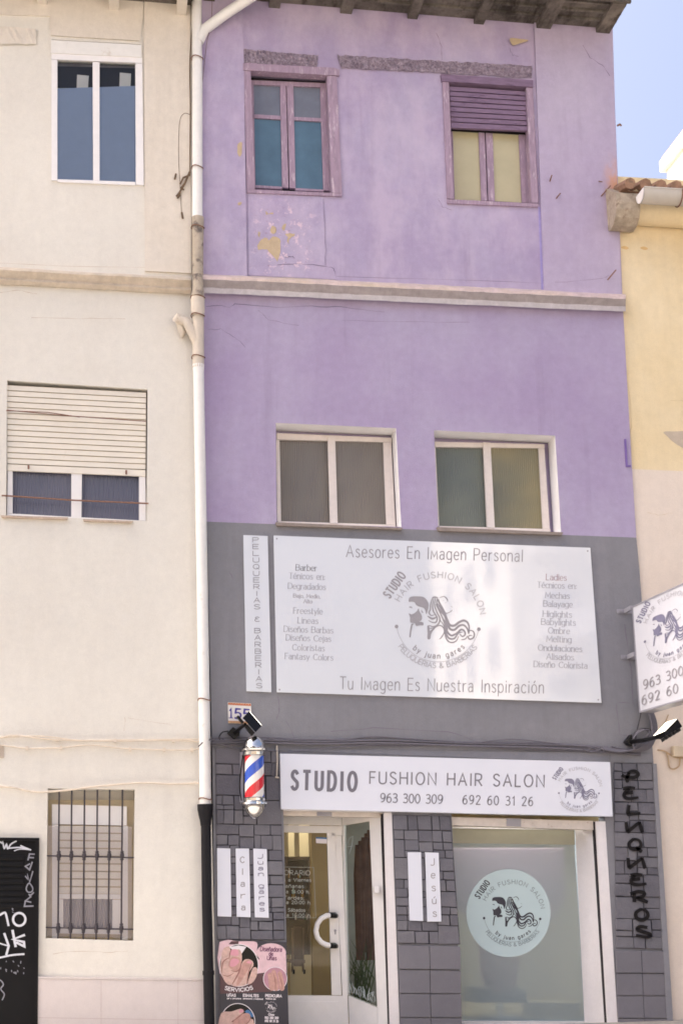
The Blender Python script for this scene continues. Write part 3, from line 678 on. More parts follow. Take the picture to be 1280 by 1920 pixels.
# top right: half lowered wooden roller shutter
b = MB()
frame_bars(b, [[(829, 152), (841, 154), (850, 373), (838, 372)], [(986, 164), (998, 165), (1009, 380), (996, 380)], [(838, 373.5), (1009, 381.5), (1008, 388), (838, 381)]], .03, -.12)
W = part('window', b, WOODP, HOUSE, label='old casement with half lowered mauve roller shutter')
b = MB(); b.prism([(826, 139), (999, 150), (999, 163), (828, 152)], .05, -.1); part('lintel_board', b, WOODD, W)
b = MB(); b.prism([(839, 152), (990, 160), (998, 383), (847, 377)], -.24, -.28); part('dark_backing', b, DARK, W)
b = MB(); Q = Quad((842, 161), (985, 171), (988, 236), (845, 229))
for i in range(7): b.prism(Q.sub(0, i / 7 + .012, 1, (i + 1) / 7 - .02), -.02, -.06)
b.prism([(845, 229.5), (988, 237), (988, 245), (845, 239)], -.01, -.06); part('roller_shutter', b, WOODD, W)
b = MB()
frame_bars(b, [[(897, 248), (908, 249), (913, 376), (902, 376)], [(910, 249), (923, 250), (927, 377), (915, 376)], [(972, 252), (984, 253), (991, 380), (978, 379)], [(846, 246), (848.5, 246), (852, 374), (849, 373)]], -.14, -.19)
part('sash', b, WOODP, W)
b = MB(); b.sheet([(846, 246), (899, 249), (903, 377), (849, 374)], -.17); b.sheet([(922, 250), (974, 253), (979, 380), (926, 377)], -.17); part('pane', b, BEIGEGL, W)
# middle storey sliding windows with white reveals
def slider(hole, fr, g1, ms, g2, panes, sill, lbl):
    b = MB(); q = loop(hole); b.side(q, -.34); W = part('window', b, REVEAL, HOUSE, label=lbl)
    b = MB()
    top, bot, lf, rt = fr
    frame_bars(b, [top, bot, lf, rt], -.27, -.335)
    part('frame', b, OFFW, W)
    b = MB(); b.prism(ms, -.25, -.30); part('meeting_stile', b, OFFW, W)
    b = MB(); b.sheet(g1, -.315); part('pane', b, panes[0], W)
    b = MB(); b.sheet(g2, -.300); part('pane', b, panes[1], W)
    b = MB(); b.prism(sill, .06, -.2); part('sill', b, paint('stone_sill', rgb(146, 134, 126), .8, .15, 12, .5), W)
slider(H_M1, ([(519, 812), (734, 821), (734, 829), (519, 824)], [(521, 977), (741, 984), (741, 991), (521, 984)], [(518, 824.5), (524, 825), (527, 977), (520, 977)], [(718, 829.5), (733, 829.5), (741, 983.5), (724, 983)]),
    [(521, 820), (616, 823), (620, 984), (523, 980)], [(614, 817), (628, 818), (633, 982), (619, 981)], [(625, 822), (722, 826), (728, 987), (629, 984)], (RIB1, RIB1), [(517, 979), (755, 989.5), (753, 993), (519, 985)], 'sliding window with brown ribbed panes')
slider(H_M2, ([(815, 828), (1020, 833), (1020, 840), (815, 838)], [(823, 986), (1031, 992), (1031, 999), (823, 992)], [(813.5, 838.5), (816, 838.5), (823, 986), (820, 986)], [(1009, 840.5), (1020, 840.5), (1030, 991.5), (1017, 991)]),
    [(815, 834), (909, 837), (915, 992), (821, 988)], [(905, 829), (919, 830), (927, 990), (913, 989)], [(917, 834), (1013, 837), (1021, 993), (923, 990)], (ribbed('ribbed_glass_green', rgb(100, 106, 98), rgb(114, 118, 106)), RIB2), [(819, 988), (1055, 998), (1053, 1003), (822, 995)], 'sliding window with olive ribbed panes')

# ---- ground floor: cladding, plinth, shop front
def cladding(px_quad, seed, mn=26, d=.03):
    rr = random.Random(seed); Q = Quad(*px_quad); b = MB()
    Wd = px_quad[1][0] - px_quad[0][0]; Hd = px_quad[3][1] - px_quad[0][1]
    out = []
    def split(u0, v0, u1, v1):
        wpx, hpx = (u1 - u0) * Wd, (v1 - v0) * Hd
        if wpx < mn * 1.25 and hpx < mn * 1.15 or (rr.random() < .28 and wpx < mn * 2.1 and hpx < mn * 1.8): out.append((u0, v0, u1, v1)); return
        f = rr.choice((.35, .42, .5, .6, .66))
        if hpx > wpx * rr.uniform(.65, 1.1): m = lerp(v0, v1, f); split(u0, v0, u1, m); split(u0, m, u1, v1)
        else: m = lerp(u0, u1, f); split(u0, v0, m, v1); split(m, v0, u1, v1)
    split(0, 0, 1, 1)
    g_, h_ = .7 / Wd, .75 / Hd
    for (u0, v0, u1, v1) in out:
        q = Q.sub(u0 + g_, v0 + h_, u1 - g_, v1 - h_)
        q = [(x + rr.uniform(-.7, .7), y + rr.uniform(-.7, .7)) for x, y in q]
        b.cur = rr.randrange(3); b.prism(q, d + rr.uniform(-.008, .01), .006)
    return b
CL = [((404, 1402), (524, 1406), (534, 1762), (407, 1762), 3), ((736, 1528), (844, 1530), (862, 1771), (746, 1769), 5), ((1150, 1430), (1222, 1432), (1247, 1780), (1154, 1778), 8)]
for x in CL:
    b = cladding(x[:4], x[4]); part('stone_cladding', b, [STONE, STONE_B, STONE_C], HOUSE, bevel=.005)
for x in CL: b = MB(); b.prism(x[:4], .004, 0); part('cladding_joint', b, JOINT, HOUSE)
for qd, n, nx in (([(747, 1772), (863, 1774), (866, 1931), (750, 1931)], 3.5, 2), ([(1154, 1782), (1249, 1783), (1258, 1931), (1158, 1931)], 3.5, 2), ([(408, 1765), (535, 1766), (541, 1931), (409, 1931)], 3.5, 2)):
    Q = Quad(*qd); b = MB()
    for i in range(4):
        for j in range(nx): b.prism(Q.sub(j / nx + .004, i / n + .006, (j + 1) / nx - .004, min(1, (i + 1) / n - .006)), .034 if i else .045, 0)
    part('plinth_tiles', b, TILEG, HOUSE, bevel=.003)
b = MB(); b.prism([(1223, 1432), (1230, 1432), (1262, 1931), (1251, 1931)], .05, -.02); part('edge_trim', b, GREYP, HOUSE)
b = MB(); b.prism([(400, 1402), (1222, 1413), (1222, 1430), (1145, 1430), (400, 1402.5)], .015, 0); b.prism([(1143, 1413), (1168, 1413), (1168, 1427), (1143, 1427)], .03, 0); part('ledge', b, GREYP, HOUSE)
# white jambs and roller shutter boxes of the two openings
for q in ([(719, 1524), (734, 1524), (749, 1931), (731, 1931)], [(1116, 1540), (1134, 1540), (1158, 1931), (1139, 1931)]):
    b = MB(); b.prism(q, .012, -.06); part('white_jamb', b, WHITEPL, HOUSE)
b = MB(); b.prism([(531, 1517), (733, 1521.5), (733, 1523.5), (531, 1520)], .012, -.06)
part('shutter_rail', b, WHITEPL, HOUSE)
b = MB()
STW = paint('stained_white_metal', rgb(214, 204, 196), .5, .1, 8, dirt=(rgb(150, 124, 100), 9, .63))
for q, dd, lk, gd in (([(528, 1519), (719, 1524), (719, 1533), (528, 1529)], -.08, [(594, 1522), (622, 1523), (622, 1531), (594, 1530)], [(715, 1526), (719, 1526), (733, 1931), (729, 1931)]),
    ([(842, 1532), (1113, 1539), (1113, 1556), (842, 1547)], -.05, [(949, 1534), (976, 1535), (976, 1550), (949, 1549)], [(1112.5, 1541), (1116.5, 1541), (1141, 1931), (1137, 1931)])):
    b = MB(); b.prism(q, dd, -.3); SB = part('shutter_box', b, STW, HOUSE)
    b = MB(); b.prism(lk, dd + .01, dd); part('shutter_lock', b, STEELG, SB)
    b = MB(); b.prism(gd, -.02, -.1); part('shutter_guide', b, DARK, HOUSE)
# shop window
def Dp(px, py, d): return U(px, py, d)
b = MB()
b.loft([[U(1076, 1552, -.42), U(1113, 1556, -.1), U(1138, 1931, -.1), U(1095, 1931, -.42)], [U(1075, 1552, -.47), U(1112, 1556, -.16), U(1137, 1931, -.16), U(1094, 1931, -.47)]])
W = part('shop_window', b, WHITEPL, HOUSE, label='frosted shop window with round emblem decal')
b = MB(); b.prism([(836, 1550), (1076, 1552), (1076, 1556), (836, 1553)], -.38, -.45); part('frame', b, WHITEA, W)
b = MB(); b.poly([U(836, 1550, -.41), U(1077, 1553, -.41), U(1096, 1940, -.41), U(846, 1940, -.41)]); part('frosted_pane', b, FROST, W)
b = MB(); b.sheet([(840, 1552), (1076, 1554), (1077, 1584), (842, 1581)], -.4085); part('clear_strip', b, paint('olive_film', rgb(152, 150, 132), .3, .06, 3), W)
b = MB(); b.fill([[U(x, y, -.4065) for x, y in circle((952.5, 1712), 79, 82.5, 60)]]); part('decal_disc', b, DECAL, W)
e, g = MB(), MB(); logo(e, g, [(907, 1721.5), (1012, 1723), (962, 1766)], U, -.404)
part('decal_emblem', e, INKD, W); part('decal_lettering', g, INKM, W)
b = MB(); b.prism([(840, 1914), (1112, 1916), (1113, 1940), (840, 1940)], -.36, -.5); part('sill', b, WHITEPL, W)
# door
b = MB(); DD = -.55
frame_bars(b, [[(500, 1529), (640, 1533), (640, 1548), (500, 1545)], [(500, 1546), (622, 1549), (622, 1562), (500, 1560)], [(613, 1562), (629, 1562), (640, 1866), (622, 1866)], [(500, 1866), (643, 1867), (646, 1938), (500, 1938)], [(628, 1567), (640, 1567), (654, 1938), (645, 1938)], [(619, 1548.5), (641, 1549), (641, 1566.5), (622.5, 1566.5)]], DD, DD - .06)
b.prism([(505, 1877), (634, 1878), (636, 1936), (505, 1936)], DD + .012, DD)
DOOR = part('door', b, WHITEA, HOUSE, label='white framed glass door with curved pull handle')
b = MB(); b.sheet([(500, 1560), (616, 1562), (625, 1868), (500, 1867)], DD - .03); part('door_glass', b, GLASS, DOOR)
b = MB(); hp = [U(x, y, DD + o) for x, y, o in ((622, 1716, .09), (612, 1717, .10), (602, 1722, .10), (595, 1732, .10), (592, 1745, .10), (595, 1758, .10), (602, 1767, .10), (612, 1772, .10), (622, 1773, .09))]
hp = [hp[0].lerp(hp[0], 0)] + hp[1:]
b.tube(hp, .034, 12); part('handle', b, WHITEA, DOOR, smooth=True)
b = MB(); b.tube([U(618, 1716, DD + .1), U(627, 1716, DD + .08), U(630, 1717, DD)], [.038, .038, .03], 10); b.tube([U(618, 1773, DD + .1), U(627, 1773, DD + .08), U(630, 1774, DD)], [.038, .038, .03], 10); part('handle_mount', b, BLACK, DOOR, smooth=True)
b = MB(); b.prism(circle((628.5, 1745), 2, 2.4, 12), DD + .02, DD); b.prism([(627.6, 1747), (629.6, 1747), (629.6, 1752), (627.6, 1752)], DD + .012, DD); part('lock', b, STEELG, DOOR)
b = MB()
T = lambda s, x0, x1, y, h: text(b, s, (x0, y), (x1, y + (x1 - x0) * .02), h, .9, DD - .025)
VN = paint('white_vinyl', rgb(186, 190, 184), .4)
T('HORARIO', 524, 581, 1640, 8.5)
for s, x0, x1, y in (('Lunes a Viernes', 510, 583, 1652), ('Mañanas:', 526, 572, 1664), ('10:00 a 14:00 h.', 508, 580, 1674), ('Tardes:', 532, 570, 1686), ('16:00 a 20:00 h.', 508, 583, 1694), ('Sábados', 540, 572, 1709), ('10:00 a 16:00 h.', 508, 583, 1718)): T(s, x0, x1, y, 6)
ribbon(b, [(500, 1625), (588, 1626.5), (592, 1721), (500, 1720)], .7, U, DD - .025)
part('opening_hours', b, VN, DOOR)
b = MB(); b.sheet([(592, 1570), (615.5, 1571), (616, 1582), (592.5, 1581)], DD - .026); part('door_sticker', b, WHITEPR, DOOR)
b = MB(); b.sheet([(592, 1569.5), (615.5, 1570.5), (615.6, 1573.5), (592.1, 1572.5)], DD - .024); part('sticker_band', b, BLUEPR, DOOR)
# splayed side light between door and jamb
def lq(px): return [U(x, y, d) for x, y, d in px]
def slab4(mb, px, th=.05):
    a = lq(px); n = (a[1] - a[0]).cross(a[3] - a[0]).normalized()
    if n.y < 0: n = -n
    mb.loft([a, [p + n * th for p in a]])
b = MB()
dl, dr = -.55, -.10
sx = lambda x, xa, xb: lerp(dl, dr, (x - xa) / (xb - xa))
slab4(b, [(641, 1533, dl), (716, 1532, dr), (716, 1536, dr), (641, 1548, dl)])
slab4(b, [(641, 1548.5, dl), (644, 1547.5, -.53), (652, 1866, -.53), (651, 1866, dl)])
slab4(b, [(692, 1537, -.25), (716, 1536.5, dr), (732, 1940, dr), (709, 1940, -.25)])
slab4(b, [(653, 1867, dl), (706.5, 1889, -.25), (708.5, 1940, -.25), (655, 1940, dl)])
SL = part('side_light', b, WHITEA, HOUSE)
b = MB(); b.poly(lq([(643, 1545, dl - .01), (693, 1535, -.26), (706, 1888, -.26), (651, 1866, dl - .01)])); part('side_pane', b, GLASS, SL)
b = MB(); Tn = lambda x, y, d: U(x, y, sx(x, 641, 716) + .02)
ribbon(b, cat([(651, 1584), (655, 1572), (662, 1568)]), 1, Tn, 0); ribbon(b, cat([(661, 1568), (660, 1582), (655, 1600)]), 1.2, Tn, 0); ribbon(b, [(650, 1588), (662, 1586)], 1, Tn, 0)
for q in range(16):
    x = 655 + q * 3.1; y0 = 1858 + q * 1.3
    ribbon(b, cat([(x, y0 + rnd.uniform(0, 4)), (x + rnd.uniform(-4, 4), y0 - rnd.uniform(4, 9)), (x + rnd.uniform(-5, 6), y0 - rnd.uniform(9, 20))]), 1.0, Tn, 0)
part('pane_lettering', b, paint('etched_white', rgb(176, 186, 188), .5), SL)
b = MB(); b.prism([(701, 1662), (710, 1662), (711, 1674), (702, 1674)], -.08, -.2); part('door_bell', b, WHITEA, SL)
# interior
b = MB()
xa, xb = U(400, 1700, 0).x + .1, U(1240, 1700, 0).x - .1
b.box((xa, 4.75, .03), (xb, 4.9, 3.0)); b.box((xa - .1, .3, .03), (xa, 4.9, 3.0)); b.box((xb, .3, .03), (xb + .1, 4.9, 3.0)); b.box((xa, .56, 2.82), (xb, 4.9, 3.0))
part('interior_wall', b, INTW, HOUSE)
b = MB(); b.box((xa, .62, -.1), (xb, 4.9, .03)); part('interior_floor', b, FLOORB, HOUSE)
b = MB(); b.prism([(583, 1540), (636, 1540), (646, 1936), (588, 1936)], -1.6, -1.75); part('inner_panel', b, OCHRE, HOUSE)
b = MB(); b.prism([(637, 1520), (735, 1520), (745, 1940), (647, 1940)], -1.7, -1.8); part('inner_panel', b, paint('grey_reflection_panel', rgb(176, 176, 172), .6, .1, 3), HOUSE)  # second grey panel, added to imitate greyish reflections in the side pane
b = MB(); b.prism([(540, 1520), (551, 1520), (556, 1936), (545, 1936)], -3.2, -3.4); b.prism([(560, 1520), (577, 1520), (579, 1608), (562, 1608)], -3.2, -3.3); part('inner_door_frame', b, INTW, HOUSE)
lx = U(600, 1700, -2).x
b = MB(); b.box((lx - .6, 1.6, 2.78), (lx + .3, 3.2, 2.815)); solo('ceiling_emitter', b, CEILLAMP, 'lit warm ceiling panel inside the salon behind the glass door', 'lamp')
b = MB(); px_ = U(960, 1700, -1).x; b.box((px_ - .8, .62, 2.70), (px_ + .8, 1.3, 2.74)); solo('ceiling_emitter', b, emit('added_window_glow', (.88, .96, 1, 1), 3.6), 'lit ceiling panel hidden behind the frosted shop window top', 'lamp')  # added unseen emitter, brightens the shapes behind the frosted pane
def px_box(b, x0, y0, x1, y1, d1, d0): b.prism([(x0, y0), (x1, y0), (x1, y1), (x0, y1)], d1, d0)
CB = thing('display_cabinet', 'dark cabinet with bottles seen through the salon door glass', 'cabinet', U(560, 1860, -2.6) * 1)
b = MB(); px_box(b, 538, 1606, 582, 1612, -2.4, -2.9); px_box(b, 538, 1646, 582, 1649, -2.4, -2.9); px_box(b, 538, 1684, 582, 1688, -2.4, -2.9); px_box(b, 536, 1606, 540, 1790, -2.4, -2.9); px_box(b, 578, 1606, 582, 1790, -2.4, -2.9); px_box(b, 536, 1725, 582, 1790, -2.42, -2.9); px_box(b, 540, 1606, 580, 1790, -2.9, -2.92)
part('carcass', b, BROWN, CB)
for q in range(16):
    x = 543 + (q % 6) * 6.2 + rnd.uniform(-1, 1); y = (1646, 1684, 1725)[q % 3]; h = rnd.uniform(9, 26)
    p = U(x, y, -2.5); b = MB(); b.lathe(p, [(.02, 0), (.022, h * .0035), (.008, h * .0048), (.008, h * .006), (.0, h * .006)], 8)
    part('bottle', b, rnd.choice([WHITEPR, paint('green_bottle', rgb(70, 110, 80), .2), paint('amber_bottle', rgb(150, 110, 50), .2), paint('aqua_bottle', rgb(150, 180, 176), .2), BROWN]), CB)
TR = thing('salon_trolley', 'dark wheeled salon trolley low behind the door glass', 'trolley', U(565, 1830, -1.9) * 1)
b = MB(); px_box(b, 551, 1738, 566, 1812, -1.7, -1.74); px_box(b, 545, 1800, 572, 1806, -1.6, -2.0); px_box(b, 547, 1740, 550, 1822, -1.65, -1.7); px_box(b, 567, 1740, 570, 1822, -1.65, -1.7); part('frame', b, paint('brown_panel', rgb(118, 92, 74), .6), TR)
for x in (549, 569): b = MB(); b.tube([U(x, 1822, -1.62), U(x + 3, 1822, -1.62)], .03, 10); part('wheel', b, BLACK, TR)
MN = thing('curtain', 'brown drape gathered behind the angled side pane', 'curtain', U(680, 1900, -1.2))
b = MB()
for q in range(6):
    x = 672 + q * 5.6; b.tube([U(x, 1556 + abs(q - 4) * 7, -1.0 - .05 * (q % 2)), U(x + 1, 1640, -1.02), U(x + 4 + q * .8, 1800 - 14 * (q % 3), -1.0)], [.045, .075, .06], 8)
part('cloth', b, paint('brown_cloth', rgb(136, 108, 98), .85, .2, 6, .4), MN)
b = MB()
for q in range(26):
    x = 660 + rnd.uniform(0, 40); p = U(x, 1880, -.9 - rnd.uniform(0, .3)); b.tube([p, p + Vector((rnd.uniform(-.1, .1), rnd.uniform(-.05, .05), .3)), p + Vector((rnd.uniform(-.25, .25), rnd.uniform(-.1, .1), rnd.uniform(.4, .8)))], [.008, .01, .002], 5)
solo('green_reflection_grass', b, paint('grass_leaf', rgb(96, 112, 78), .7, .2, 10), 'thin leafy plant at the foot of the angled side pane', 'plant')  # grass blades stand in for a greenish reflection in the glass
# things blurred by the frosted pane
SC = thing('salon_chair', 'reddish salon chair blurred behind the frosted shop window', 'chair', U(950, 1900, -1.0))
b = MB(); b.prism(cat([(905, 1760), (935, 1752), (965, 1765), (975, 1800), (965, 1850), (930, 1862), (905, 1830)], True, 4), -.52, -.62); part('backrest', b, paint('coral_vinyl', rgb(206, 92, 86), .5), SC)
b = MB(); b.prism([(895, 1855), (985, 1855), (990, 1880), (890, 1880)], -.6, -1.1); part('seat', b, paint('dark_vinyl', rgb(80, 70, 74), .5), SC)
b = MB(); p = U(940, 1930, -.85); b.lathe(Vector((p.x, p.y, .03)), [(.3, 0), (.3, .03), (.05, .05), (.05, .3)], 16); part('pedestal', b, CHROME, SC)
b = MB(); b.prism([(1000, 1880), (1090, 1880), (1090, 1925), (1000, 1925)], -.7, -1.2); solo('counter_top', b, FLOORB, 'pale counter blurred low behind the frosted shop window', 'counter', bevel=.01)
b = MB(); b.prism([(845, 1590), (1060, 1590), (1062, 1690), (1010, 1760), (900, 1740), (845, 1690)], -.85, -.9); solo('wall_panel', b, paint('mauve_panel', rgb(196, 146, 150), .7), 'mauve panel blurred behind the frosted shop window', 'panel', bevel=.01)
b = MB(); b.prism(cat([(900, 1640), (950, 1605), (1000, 1640), (990, 1720), (910, 1720)], True, 4), -1.0, -1.1); solo('round_mirror', b, paint('pale_green', rgb(160, 180, 170), .3), 'pale rounded mirror blurred behind the frosted shop window', 'mirror')

# ------------------------------------------------------------------ the cream house on the left
CH = thing('terraced_house', 'cream rendered house on the left with shuttered windows', 'house', (-1.5, 0, 0))
CD = -.012
H_L1 = [(97, 74), (264, 83), (270, 346), (97, 339)]
H_L2 = [(14, 713), (277, 730), (275, 977), (12, 966)]
H_L3 = [(90, 1478), (253, 1480.5), (250, 1764), (86, 1759)]
b = MB(); outer = [(-260, -90), (376, -60), (376, 300), (384, 980), (394, 1400), (406, 1932), (-280, 1950)]
b.fill([loop(outer, CD)] + [loop(h, CD) for h in (H_L1, H_L2, H_L3)]); b.side(loop(outer, CD), -6)
for h in (H_L1, H_L2, H_L3): b.side(loop(h, CD), -.3)
part('wall', b, CREAM, CH)
b = MB(); b.box((U(-240, 1000).x, .32, -.1), (1.2, 6, U(200, 0).z)); part('rear_wall', b, CREAM, CH)
b = MB(); b.prism([(270, -30), (357, -24), (359, 512), (272, 508)], .018, CD); b.prism([(-200, -40), (269, -25), (269, 28), (262, 76), (96, 66), (94, 30), (-200, 20)], .012, CD); part('pilaster', b, CREAMDIRT, CH)
b = MB(); rough_band_c = b
def strip2(p0, p1, q0, q1): 
    global b
    rough_strip(p0, p1, q0, q1, 20, 3, .016)
strip2((-60, 45), (68, 54), (-60, 80), (68, 84)); part('rough_patch', b, CREAMDIRT, CH)
fC = lambda x: (503 + x * .0535, 30)
m1 = moulding(-250, 358, fC, [(CD, -.06), (.14, 0), (.15, .1), (.07, .58), (.085, .7), (.03, .98), (CD, 1.0)], 36, .8)
part('cornice', m1, plaster('cream_moulding', rgb(204, 190, 172), rgb(216, 203, 187), b=1.2, stain=.2, runs=.3), CH)
ze = U(200, 12, 0).z
b = MB(); b.box((U(-260, 0, 0).x, -.8, ze + .12), (xl - .01, .5, ze + .4)); 
part('eave', b, CONC, CH)
b = MB()
for x in (-54, 80, 214, 340):
    b = MB(); c = U(x, 6, 0).x; b.box((c - .07, -.74, ze - .06), (c + .07, -.005, ze + .119)); part('rafter_end', b, CREAMDIRT, CH)
b = MB(); b.loft([[(U(-260, 0, 0).x, -.8, ze + .401), (xl - .01, -.8, ze + .401), (xl - .01, 6, ze + .401), (U(-260, 0, 0).x, 6, ze + .401)], [(U(-260, 0, 0).x, 3.9, ze + 1.8), (xl - .01, 3.9, ze + 1.8), (xl - .01, 4, ze + 1.8), (U(-260, 0, 0).x, 4, ze + 1.8)]]); part('roof', b, TILER, CH)
# top window
b = MB(); frame_bars(b, [[(96, 75), (265, 84), (266, 107), (96, 99)]], .03, -.1)
W = part('window', b, WHITEP, CH, label='tall white sliding window with roller box and painted blue sky reflection')
b = MB(); frame_bars(b, [[(97, 99.5), (267, 108), (267, 118), (97, 111)], [(97, 111.5), (108, 112), (108, 338), (97, 338)], [(254, 118.5), (267, 119), (270, 347), (255, 346)], [(108.5, 336), (254, 341), (254, 347), (108.5, 341)], [(174, 116), (187, 117), (187, 338.5), (175, 338)]], .015, -.06)
part('frame', b, WHITEA, W)
b = MB(); b.sheet([(106, 111), (256, 119), (257, 345), (106, 341)], -.03); part('pane', b, GLASS, W)
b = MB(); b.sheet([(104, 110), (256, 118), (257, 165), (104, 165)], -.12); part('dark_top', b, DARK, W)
b = MB(); b.sheet([(104, 166), (256, 161), (258, 348), (104, 343)], -.045); part('sky_reflection_sheet', b, BLUEGL, W)  # flat blue sheet behind the glass stands in for reflected sky
b = MB(); b.sheet([(145, 140), (167, 142), (165, 170), (144, 167)], -.11); b.sheet([(225, 136), (246, 138), (245, 165), (224, 163)], -.11); part('paper_note', b, WHITEPR, W)
b = MB(); b.sheet([(106, 112), (255, 119), (255, 128), (106, 124)], -.10); part('raised_shutter', b, paint('grey_slats', rgb(120, 112, 116), .6, .1), W)
# middle window
b = MB(); frame_bars(b, [[(15, 883), (24, 883), (24, 962), (14, 962)], [(134, 886), (154, 887), (153, 971), (134, 970)], [(261, 893), (273, 893), (274, 976), (261, 975)], [(14, 962.5), (274, 976.5), (274, 979), (13, 970)]], -.06, -.14)
W = part('window', b, WHITEA, CH, label='wide window under mostly lowered ivory roller shutter')
b = MB(); b.sheet([(20, 875), (268, 890), (270, 980), (20, 968)], -.12); part('pane', b, RIB3, W)
b = MB(); Q = Quad((14, 722), (274, 736), (273, 881), (14, 870))
for i in range(14): b.prism(Q.sub(0, i / 14 + .004, 1, (i + 1) / 14 - .010), -.05, -.075)
b.prism([(14, 870.5), (273, 881.5), (273, 893), (14, 882)], -.045, -.08); part('roller_shutter', b, SLATW, W)
b = MB(); b.prism(Q.sub(0, 0, 1, 1), -.078, -.09); part('shutter_gap', b, paint('slat_gap', rgb(205, 194, 176), .8), W)
b = MB(); b.tube([U(14, 769, 0), U(120, 779, .01), U(274, 790, 0)], .006, 6); b.tube([U(12, 770, 0), U(90, 773, .01), U(150, 782, .0)], .006, 6); b.tube([U(4, 929, .02), U(140, 938, .01), U(279, 944, .02)], .011, 6)
for x, y in ((54, 876), (237, 886)): b.tube([U(x, y - 4, -.03), U(x, y + 3, -.02)], .012, 6)
part('guard_rod', b, RUST, W)
b = MB(); b.prism([(2, 966), (128, 970), (126, 974), (4, 970)], .03, -.05); b.prism([(156, 973), (250, 977), (246, 980), (158, 977)], .03, -.05); part('sill', b, paint('chipped_sill', rgb(196, 176, 158), .9, .2, 20, .8), W)
# barred ground floor window
b = MB(); frame_bars(b, [[(98, 1508), (238, 1512), (238, 1548), (98, 1545)], [(98, 1545.5), (110, 1546), (110, 1760), (98, 1760)], [(228, 1548.5), (240, 1549), (240, 1762), (228, 1762)], [(110.5, 1676), (227.5, 1677), (227.5, 1686), (110.5, 1685)], [(110.5, 1740), (227.5, 1742), (227.5, 1752), (110.5, 1750)], [(110.5, 1686), (119, 1686), (119, 1740), (110.5, 1740)], [(211, 1687), (227, 1687), (227, 1741), (211, 1741)]], -.17, -.24)
W = part('window', b, WHITEA, CH, label='barred ground floor window behind a hazy plastic sheet')
b = MB(); Q = Quad((108, 1547), (230, 1549), (230, 1678), (108, 1677))
for i in range(9): b.prism(Q.sub(0, i / 9 + .006, 1, (i + 1) / 9 - .014), -.2, -.215)
part('roller_shutter', b, SLATW, W)
b = MB(); b.sheet([(88, 1500), (252, 1500), (252, 1768), (88, 1768)], -.245); part('backing', b, paint('inner_cream', rgb(196, 180, 150), .8), W)
b = MB(); b.sheet([(118, 1685), (212, 1686), (212, 1742), (118, 1741)], -.225); part('pane', b, RIB3, W)
b = MB()
m, t, bs = new_mat('hazy_plastic'); bs.inputs['Base Color'].default_value = rgb(178, 168, 166); bs.inputs['Roughness'].default_value = .4; bs.inputs['Alpha'].default_value = .40
top = [(87 + 165 * q / 6 * 1.0, 1549 + q * .3) for q in range(7)]; bot = []
for q in range(25): bot.append((248 - q * 161 / 24, 1761 - q * .15 - abs(math.sin(q / 24 * math.pi * 6)) * 3))
b.fill([[U(x, y, -.06) for x, y in [(88, 1548), (247, 1550)] + bot]]); part('plastic_sheet', b, m, W)
b = MB()
for x in (110.5, 134, 158, 182, 205, 229):
    tx = x + 1.0; bx_ = x - 1.5
    b.tube([U(tx, 1481, -.03), U(lerp(tx, bx_, .5), 1620, -.03), U(bx_, 1762, -.03)], .0105, 8)
    for yy in (1605, 1741):
        f = (yy - 1481) / 280; xx = lerp(tx, bx_, f)
        b.lathe(U(xx, yy + 8.5, -.03), [(.012, 0), (.024, .01), (.017, .025), (.026, .04), (.026, .075), (.017, .09), (.024, .105), (.012, .118)], 8)
b.tube([U(86, 1604.5, -.03), U(252, 1608, -.03)], .0085, 8); b.tube([U(84, 1739, -.03), U(252, 1742.5, -.03)], .0085, 8)
part('window_grille', b, IRON, W, smooth=True)
# plinth
b = MB(); b.prism([(70, 1835), (383, 1839), (386, 1932), (68, 1932)], .03, CD)
b.prism([(70, 1831), (383, 1835), (383, 1838.6), (70, 1834.6)], .038, CD)
part('plinth', b, TILEC, CH)
b = MB()
for y in (1908,): ribbon(b, [(70, y), (386, y + 5)], .8, U, .0315)
for x in (190, 334): ribbon(b, [(x, 1838), (x, 1932)], .7, U, .0315)
part('tile_joint', b, paint('pink_joint', rgb(188, 170, 168), .9), CH)
CRACK[:] = [paint('tan_crack', rgb(182, 160, 140), .9), CH]
for pts, wd in (([(60, 596), (150, 597), (235, 598)], .8), ([(0, 548), (40, 544), (70, 551)], .8), ([(235, 1345), (233, 1370)], .7), ([(240, 1346), (320, 1358)], .5), ([(100, 1788), (140, 1783), (200, 1786), (240, 1783)], .8)): crack(pts, wd, -.010)
crack([(0, 493), (120, 499), (358, 503)], .7, .003, .4)
b = MB(); b.prism([(-20, 1398), (8, 1398), (8, 1421), (-20, 1421)], .0, CD)
for q in range(6): b.prism([(-20, 1400 + q * 3.4), (7, 1400 + q * 3.4), (7, 1402 + q * 3.4), (-20, 1402 + q * 3.4)], .012, 0)
solo('wall_vent', b, paint('pale_vent', rgb(206, 192, 178), .6), 'small louvred vent at the left edge below the cream cables', 'vent')
